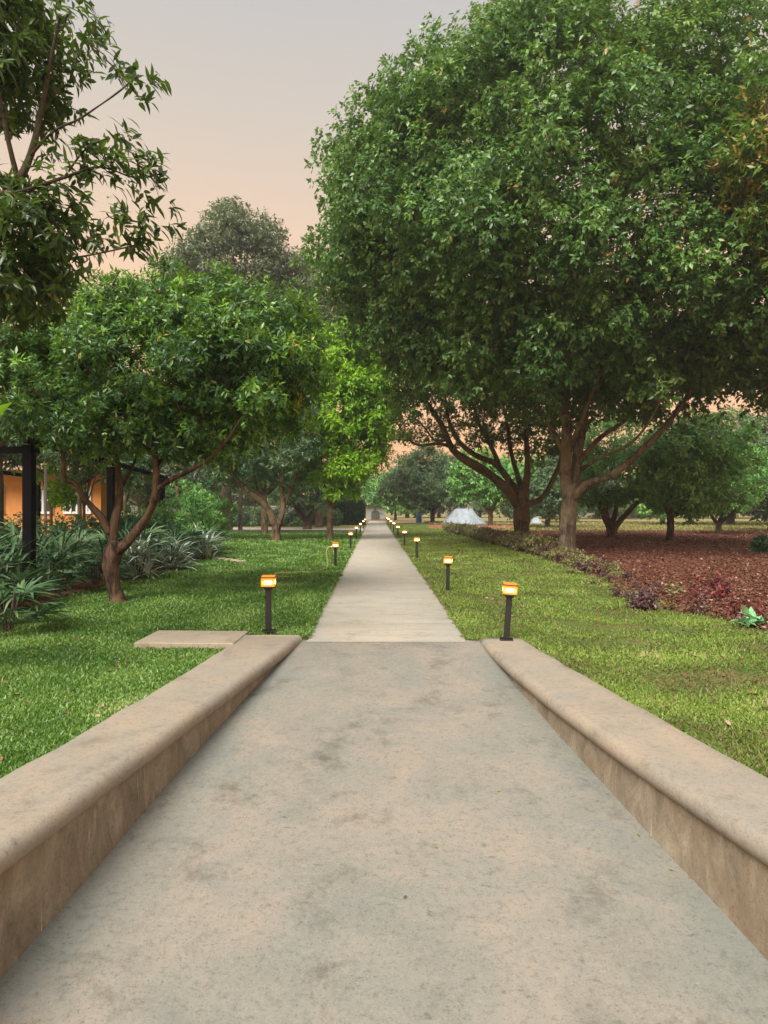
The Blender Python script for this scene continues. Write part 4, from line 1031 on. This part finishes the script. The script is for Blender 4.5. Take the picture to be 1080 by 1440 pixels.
V, Fc, kk = leaf_arrays(np.stack([Xx, Y, .045 + .015 * rng.random(n)], 1), D, rng.normal(size=(n, 3)) * .3 + [0, 0, 1], .04 + .04 * rng.random(n), .018 + .018 * rng.random(n), None, True)
tag(link('leaf_litter', mesh_np('leaf_litter', V, Fc, {'tint': np.repeat(rng.random(n) * 1.1, kk)}), M['litter']), 'small brown dead leaves scattered in the grass of both lawns', 'leaf litter', kind='stuff')
# sparse tufts on the field and far bed
n = 26000
Y = 38 + 30 * rng.random(n); Xx = 5 + (.7 * Y) * rng.random(n)
D = rng.normal(size=(n, 3)); D[:, 2] = np.abs(D[:, 2]) + .4
V, Fc, kk = leaf_arrays(np.stack([Xx, Y, np.zeros(n)], 1), D, rng.normal(size=(n, 3)) + [0, 0, 1], .12 + .14 * rng.random(n), np.full(n, .06))
M['grass_dry'] = leaf_mat('grass_dry', [(.12, .14, .03), (.24, .22, .07), (.34, .30, .13)], nscale=.2, trans=.2)
tag(link('grass', mesh_np('grass', V, Fc, {'tint': np.repeat(rng.random(n) * .9, kk)}), M['grass_dry']), 'dry yellow field grass between the orchard trees', 'grass', kind='stuff')

# a few single fallen leaves on ramp and path
for q, (a, b_, col) in enumerate([(698, 1114, 'leaf_lime'), (615, 1195, 'leaf_lime'), (572, 1262, 'litter'), (940, 1225, 'leaf_lime'), (900, 1178, 'leaf_lime')]):
    Yq = 3
    for _ in range(20): zq = interp(Z_RAMP, Yq); Yq = F * (H - zq) / (b_ - 715)
    x_ = (a - 528) / F * Yq
    V, Fc, kk = leaf_arrays(np.array([[0, 0, .010]]), np.array([[math.cos(q * 2.0), math.sin(q * 2.0), .1]]), np.array([[.1, 0, 1.]]), np.array([.028]), np.array([.013]), np.array([.2]), True)
    o = link('fallen_leaf', mesh_np('fallen_leaf', V, Fc, {'tint': np.full(9, .5)}), M[col]); o.location = (x_, Yq, zq)
    tag(o, ['tiny green leaf lying on the upper middle of the ramp', 'tiny green leaf lying near the centre of the ramp', 'tiny brown leaf lying on the middle of the ramp', 'tiny green leaf at the foot of the right wall, nearer the camera', 'tiny green leaf at the foot of the right wall, farther up'][q], 'leaf')

# clipped hedge at the far left end of the path
bush_ = empty('hedge', (-2.6, 58, 0), 'clipped dark green box hedge left of the far path end', 'hedge')
rng = np.random.default_rng(88); n = 14000
hx = rng.uniform(-1.9, 1.5, n); hy = rng.uniform(-1, 1, n) * 1.2; hz = rng.uniform(0.0, 1.95, n)
face = rng.integers(0, 3, n); hy[face == 0] = -1.2 + rng.random((face == 0).sum()) * .15; hz[face == 1] = 1.85 + rng.random((face == 1).sum()) * .2
hx = np.where((face == 2) & (rng.random(n) < .5), 1.45, hx)
V, Fc, kk = leaf_arrays(np.stack([hx, hy, hz], 1), rng.normal(size=(n, 3)) + [0, -.5, .3], rng.normal(size=(n, 3)) + [0, -.3, .8], .22 + .15 * rng.random(n), np.full(n, .12))
link('foliage', mesh_np('foliage', V, Fc, {'tint': np.repeat(rng.random(n) * .9, kk)}), M['leaf_hedge'], bush_)
mb = MB(); [mb.tube([(x_, 0, -.05), (x_, 0, 1.5)], [.03, .02], 5) for x_ in (-1.5, -.8, 0, .7, 1.2)]; mb.build('stem', M['bark_dark'], bush_)

# ================================================================== BUILT THINGS
# pergola
t = empty('pergola', (-5.6, 13, 0), 'black pergola with square posts behind the small leaning tree', 'pergola')
off = (-5.6, 13, 0)
posts = [(X(41, 9.6), 9.6), (X(156, 14.6), 14.6), (X(228, 20.5), 20.5)]
back = [(x - 4.2, y + .4) for x, y in posts]
for x, y in posts + back:
    MB().box((x, y, 1.2), (.14, .14, 2.4), 0, .006).build('post', M['black_wood'], t, off=off)
def beam(a, b_, z, w=.07, h=.10, name='beam'):
    ax, ay = a; bx, by = b_; ln = math.hypot(bx - ax, by - ay); an = math.atan2(by - ay, bx - ax)
    MB().box(((ax + bx) / 2, (ay + by) / 2, z), (ln + .3, w, h), an, .004).build(name, M['black_wood'], t, off=off)
beam(posts[0], posts[2], 2.472); beam(back[0], back[2], 2.472)
beam(posts[0], back[0], 2.33, .07, .10)
# thin grey pole of the garden lamp near the house
t = empty('steel_pole', (X(64, 16), 16, 0), 'thin grey steel pole standing before the orange house', 'pole')
MB().tube([(0, 0, -.05), (0, 0, 2.5)], [.035, .03], 8).build('shaft', M['grey_wall'], t, True); MB().box((0, 0, .05), (.14, .14, .1), 0, .01).build('foot', M['grey_wall'], t)

# orange house
Yh = 24.0
t = empty('orange_house', (X(60, Yh), Yh, 0), 'orange rendered house with white windows seen behind the planting bed', 'house'); off = (X(60, Yh), Yh, 0)
xl, xr = X(-150, Yh), X(142, Yh)
MB().box(((xl + xr) / 2, Yh + .8, 1.5), (xr - xl, 1.6, 3.0), 0, .01).build('wall', M['orange_wall'], t, off=off)
mb = MB(); rx0, rx1, ry0, ry1 = xl - .5, xr + 1.0, Yh - 1.1, Yh + 4; zc = (ry0 + ry1) / 2
mb.add([(rx0, ry0, 2.9), (rx1, ry0, 2.9), (rx1 - 1.6, zc, 4.9), (rx0, zc, 4.9), (rx0, ry1, 2.9), (rx1, ry1, 2.9), (rx0, ry0, 2.82), (rx1, ry0, 2.82), (rx1, ry1, 2.82), (rx0, ry1, 2.82)],
       [(0, 1, 2, 3), (3, 2, 5, 4), (1, 5, 2), (0, 3, 4), (0, 6, 7, 1), (1, 7, 8, 5), (6, 9, 8, 7), (5, 8, 9, 4), (0, 4, 9, 6)])
rf = mb.build('roof', M['tiles'], t, off=off)
tb = MB()
for i in range(26):
    yy_ = ry0 + (zc - ry0) * (i + .5) / 26; zz_ = 2.9 + 2.0 * (i + .5) / 26
    tb.box(((rx0 + rx1 - 1.6 * (i + .5) / 26) / 2, yy_, zz_ + .012), (rx1 - rx0 - 1.6 * (i + .5) / 26 - .1, .10, .05))
tb.build('tile_row', M['tiles'], rf, off=(0, 0, 0)).location = (-off[0], -off[1], 0)
for (a, b_, w) in ((-20, 7, 1), (47, 76, 2), (90, 111, 2), (117, 129, 1)):
    x0_, x1_ = X(a, Yh), X(b_, Yh); zt, zb = 2.32, 1.28
    zb = at(0, 721, Yh)[2]; zt = at(0, 686, Yh)[2]
    f = MB(); fw = .09
    for (cx, cz, dx, dz) in (((x0_ + x1_) / 2, zb, x1_ - x0_, fw), ((x0_ + x1_) / 2, zt, x1_ - x0_, fw), (x0_ + fw / 2, (zb + zt) / 2, fw, zt - zb - fw), (x1_ - fw / 2, (zb + zt) / 2, fw, zt - zb - fw), ((x0_ + x1_) / 2, (zb + zt) / 2, fw * .8, zt - zb - fw)):
        f.box((cx, Yh - .03, cz), (dx, .10, dz))
    for sx in (.25, .75): f.box((x0_ + (x1_ - x0_) * sx, Yh - .02, (zb + zt) / 2), ((x1_ - x0_) * .32, .05, .05))
    wf = f.build('window', M['white_paint'], t, off=off)
    pn = MB().box(((x0_ + x1_) / 2, Yh - .012, (zb + zt) / 2), (x1_ - x0_ - fw * 1.5, .02, zt - zb - fw)).build('pane', M['glass'], wf, off=off)
# grey shed at the end of the path
t = empty('shed', (0, 84, 0), 'small grey building with a pale metal roof closing the far end of the path', 'building')
MB().box((0, 2.2, .95), (2.5, 4, 1.9), 0, .01).build('wall', M['grey_wall'], t)
MB().box((-.15, 2.0, 2.12), (2.9, 5, .34), 0, .02, .92).build('roof', M['roof_blue'], t)
dm = MB(); pts = [(-.55, 0), (-.55, .8)] + [(-.55 * math.cos(a), .8 + .4 * math.sin(a)) for a in np.linspace(.3, 2.84, 7)] + [(.55, .8), (.55, 0)]
dm.add([(x_, .16, z_) for x_, z_ in pts] + [(x_, .24, z_) for x_, z_ in pts], [tuple(range(len(pts)))] + [(i, i + 1, i + 1 + len(pts), i + len(pts)) for i in range(len(pts) - 1)])
dm.build('door', M['dark_void'], t)
# pale low garden wall behind the hedge
t = empty('garden_wall', (-13, 63, 0), 'long low grey garden wall behind the cross path on the left', 'wall')
MB().box((0, 0, .8), (22, .25, 1.6), 0, .02).build('wall', M['grey_wall'], t); MB().box((0, 0, 1.65), (22.2, .35, .1), 0, .01).build('coping', M['beige_wall'], t)

# tarpaulin covered heap
def mound(label, x, y, rx, ry, h, seed, mat='tarp', name='covered_heap'):
    V = []; Fc = []; nr, ns = 12, 40
    for i in range(nr + 1):
        u = i / nr
        for j in range(ns):
            a = 6.2832 * j / ns
            # flat top, straight slopes, folds
            prof = min(1, (1 - u) * 1.55); fold = .05 * math.sin(a * 9 + seed) * u + .06 * noise.noise(Vector((math.cos(a) * 3, math.sin(a) * 3, u * 4 + seed)))
            V.append((math.cos(a) * rx * u * (1 + fold), math.sin(a) * ry * u * (1 + fold), h * prof * (1 + fold * .8)))
    for i in range(nr):
        for j in range(ns): k = (j + 1) % ns; Fc.append((i * ns + j, (i + 1) * ns + j, (i + 1) * ns + k, i * ns + k))
    o = link(name, mesh_np(name, V, Fc), M[mat], None, True); o.location = (x, y, 0)
    return tag(o, label, 'heap')
mound('pale blue-white tarpaulin-covered heap beyond the right lawn', X(652, 57), 57, 2.0, 2.1, 1.4, 1)
mound('smaller pale tarpaulin heap seen just right of the dark trunk', X(754, 60), 60, .6, .7, .6, 2)
# beige shed behind the heap
t = empty('shed', (X(648, 68), 68, 0), 'small beige hut with a dark window behind the tarpaulin heap', 'building')
MB().box((0, 1.5, 1.25), (2.6, 3, 2.5), 0, .01).build('wall', M['beige_wall'], t)
MB().box((0, 1.5, 2.56), (2.9, 3.3, .12), 0, .01).build('roof', M['grey_wall'], t)
w_ = MB().box((-.1, -.03, 1.95), (1.25, .06, .8)).build('window', M['white_paint'], t); MB().box((-.1, -.07, 1.95), (1.0, .02, .6)).build('pane', M['glass'], w_)
# far house on the right, grey-white
t = empty('far_house', (X(760, 104), 104, 0), 'long pale low building behind the orchard', 'building')
MB().box((8, 2, 1.2), (26, 4, 2.4), 0, .01).build('wall', M['beige_wall'], t); MB().box((8, 2, 2.5), (27, 5, .2), 0, .02).build('roof', M['roof_blue'], t)
for i in range(7): 
    w_ = MB().box((-2.5 + i * 3.5, -.02, 1.3), (1.2, .06, 1.0)).build('window', M['dark_void'], t)
# brick edging by the heap
tag(MB().box((X(665, 46), 46, .10), (6.4, .3, .24), 0, .01).build('brick_kerb', M['soil_brick']), 'low reddish brick kerb in front of the tarpaulin heap', 'kerb')
# kerb at the end of the left lawn
tag(MB().box((-15.4, 39.65, .06), (29, .14, .13), 0, .01).build('kerb', M['grey_wall']), 'grey kerb at the far end of the left lawn before the cross path', 'kerb')
# blue drum
t = empty('blue_drum', (X(589, 66), 66, 0), 'small blue drum on the grass beyond the bollards', 'drum')
MB().tube([(0, 0, 0), (0, 0, .04), (0, 0, .5), (0, 0, .9), (0, 0, .94)], [.27, .3, .31, .3, .27], 16).build('body', M['blue'], t, True)
for z_ in (.3, .62): MB().tube([(0, 0, z_), (0, 0, z_ + .03)], [.325, .325], 16).build('rib', M['blue'], t)

# hose: upright loop by the second bollard and a run along the lawn
Yq = 15.6
pts = [at(461, 797, Yq), at(460, 785, Yq), at(459, 775, Yq), at(463, 769, Yq), at(468, 770, Yq), at(469, 778, Yq)]
mb = MB(); mb.tube(spline(pts, 6), [.013] * 31, 8)
gp = [(*onz(462, 797, .07), .06), (*onz(440, 803, .07), .05), (*onz(425, 803, .07), .05), (*onz(400, 804, .07), .05), (*onz(386, 805, .07), .05), (*onz(392, 809, .07), .05), (*onz(410, 809.5, .07), .05)]
mb.tube(spline(gp, 8), [.009] * (6 * 8 + 1), 8)
tag(mb.build('garden_hose', M['hose'], None, True), 'thin yellow garden hose looped up beside the second left bollard and trailing over the lawn', 'hose')
# small stone edging in lawn near the bush
rg = random.Random(4)
for q in range(5):
    p = onz(303 + q * 9, 785 + q * 1.2, .05)
    s_ = MB().box((0, 0, .01), (.22 * rg.uniform(.8, 1.3), .14, .07), rg.random() * 3, .03); o = s_.build('stone', M['slab']); o.location = (p[0], p[1], .04)
    tag(o, 'flat grey stone in the short row beside the silvery bush', 'stone', 'flat stones edging the lawn beside the silvery bush')

# ================================================================== LIGHT, SKY, CAMERA
SUN_EL, SUN_AZ = R(46), R(205)     # azimuth measured clockwise from +Y
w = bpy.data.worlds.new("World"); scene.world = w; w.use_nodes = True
nt = w.node_tree; L = nt.links; bg = nt.nodes['Background']; out = nt.nodes['World Output']
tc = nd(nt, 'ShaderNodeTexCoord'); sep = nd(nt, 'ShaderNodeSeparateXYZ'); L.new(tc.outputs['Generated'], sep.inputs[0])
c = ramp(nt, sep.outputs[2], [(0, (.98, .44, .20)), (.08, (1.0, .52, .26)), (.22, (.98, .57, .29)), (.38, (.78, .545, .365)), (.50, (.61, .515, .415)), (.62, (.50, .475, .445)), (.78, (.74, .75, .74)), (1, (.92, .94, .95))])  # overhead stops, out of view, raised as added fill light for the foliage
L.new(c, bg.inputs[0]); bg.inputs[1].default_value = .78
sky = nd(nt, 'ShaderNodeTexSky'); sky.sky_type = 'NISHITA'; sky.sun_disc = False
sky.sun_elevation = SUN_EL; sky.sun_rotation = SUN_AZ; sky.dust_density = 6; sky.air_density = 1.5
bg2 = nd(nt, 'ShaderNodeBackground'); L.new(sky.outputs[0], bg2.inputs[0]); bg2.inputs[1].default_value = .018
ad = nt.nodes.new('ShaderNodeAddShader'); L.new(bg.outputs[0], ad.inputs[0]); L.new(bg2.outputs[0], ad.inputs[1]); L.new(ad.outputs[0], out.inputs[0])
sl = bpy.data.lights.new('Sun', 'SUN'); sl.energy = 4.4; sl.angle = R(34); sl.color = (1, .94, .83)
so = bpy.data.objects.new('Sun', sl); COL.objects.link(so)
d = Vector((math.sin(SUN_AZ) * math.cos(SUN_EL), math.cos(SUN_AZ) * math.cos(SUN_EL), math.sin(SUN_EL)))
so.rotation_euler = d.to_track_quat('Z', 'Y').to_euler(); so.location = (0, 0, 30)

cam = bpy.data.cameras.new('Camera'); co = bpy.data.objects.new('Camera', cam); COL.objects.link(co)
co.location = (0, 0, H); co.rotation_euler = (R(90), 0, 0)
cam.sensor_fit = 'VERTICAL'; cam.sensor_height = 36; cam.lens = F / 1440 * 36
cam.shift_x = 12 / 1440; cam.shift_y = -5 / 1440; cam.clip_end = 3000; cam.clip_start = .05
scene.camera = co
scene.view_settings.view_transform = 'Standard'; scene.view_settings.look = 'None'
scene.view_settings.exposure = 0.5; scene.view_settings.gamma = 1

hz = MB().box((0, 60, 14.5), (420, 170, 31.2)).build('haze')
m = bpy.data.materials.new('haze_air'); m.use_nodes = True; nt = m.node_tree
nt.nodes.remove(nt.nodes['Principled BSDF'])
pv = nt.nodes.new('ShaderNodeVolumePrincipled'); pv.inputs['Color'].default_value = (.92, .93, .95, 1); pv.inputs['Density'].default_value = .0012; pv.inputs['Anisotropy'].default_value = .3
nt.links.new(pv.outputs[0], nt.nodes['Material Output'].inputs['Volume']); hz.data.materials.append(m)
tag(hz, kind='stuff', label='thin evening haze in the air over the garden', cat='haze')
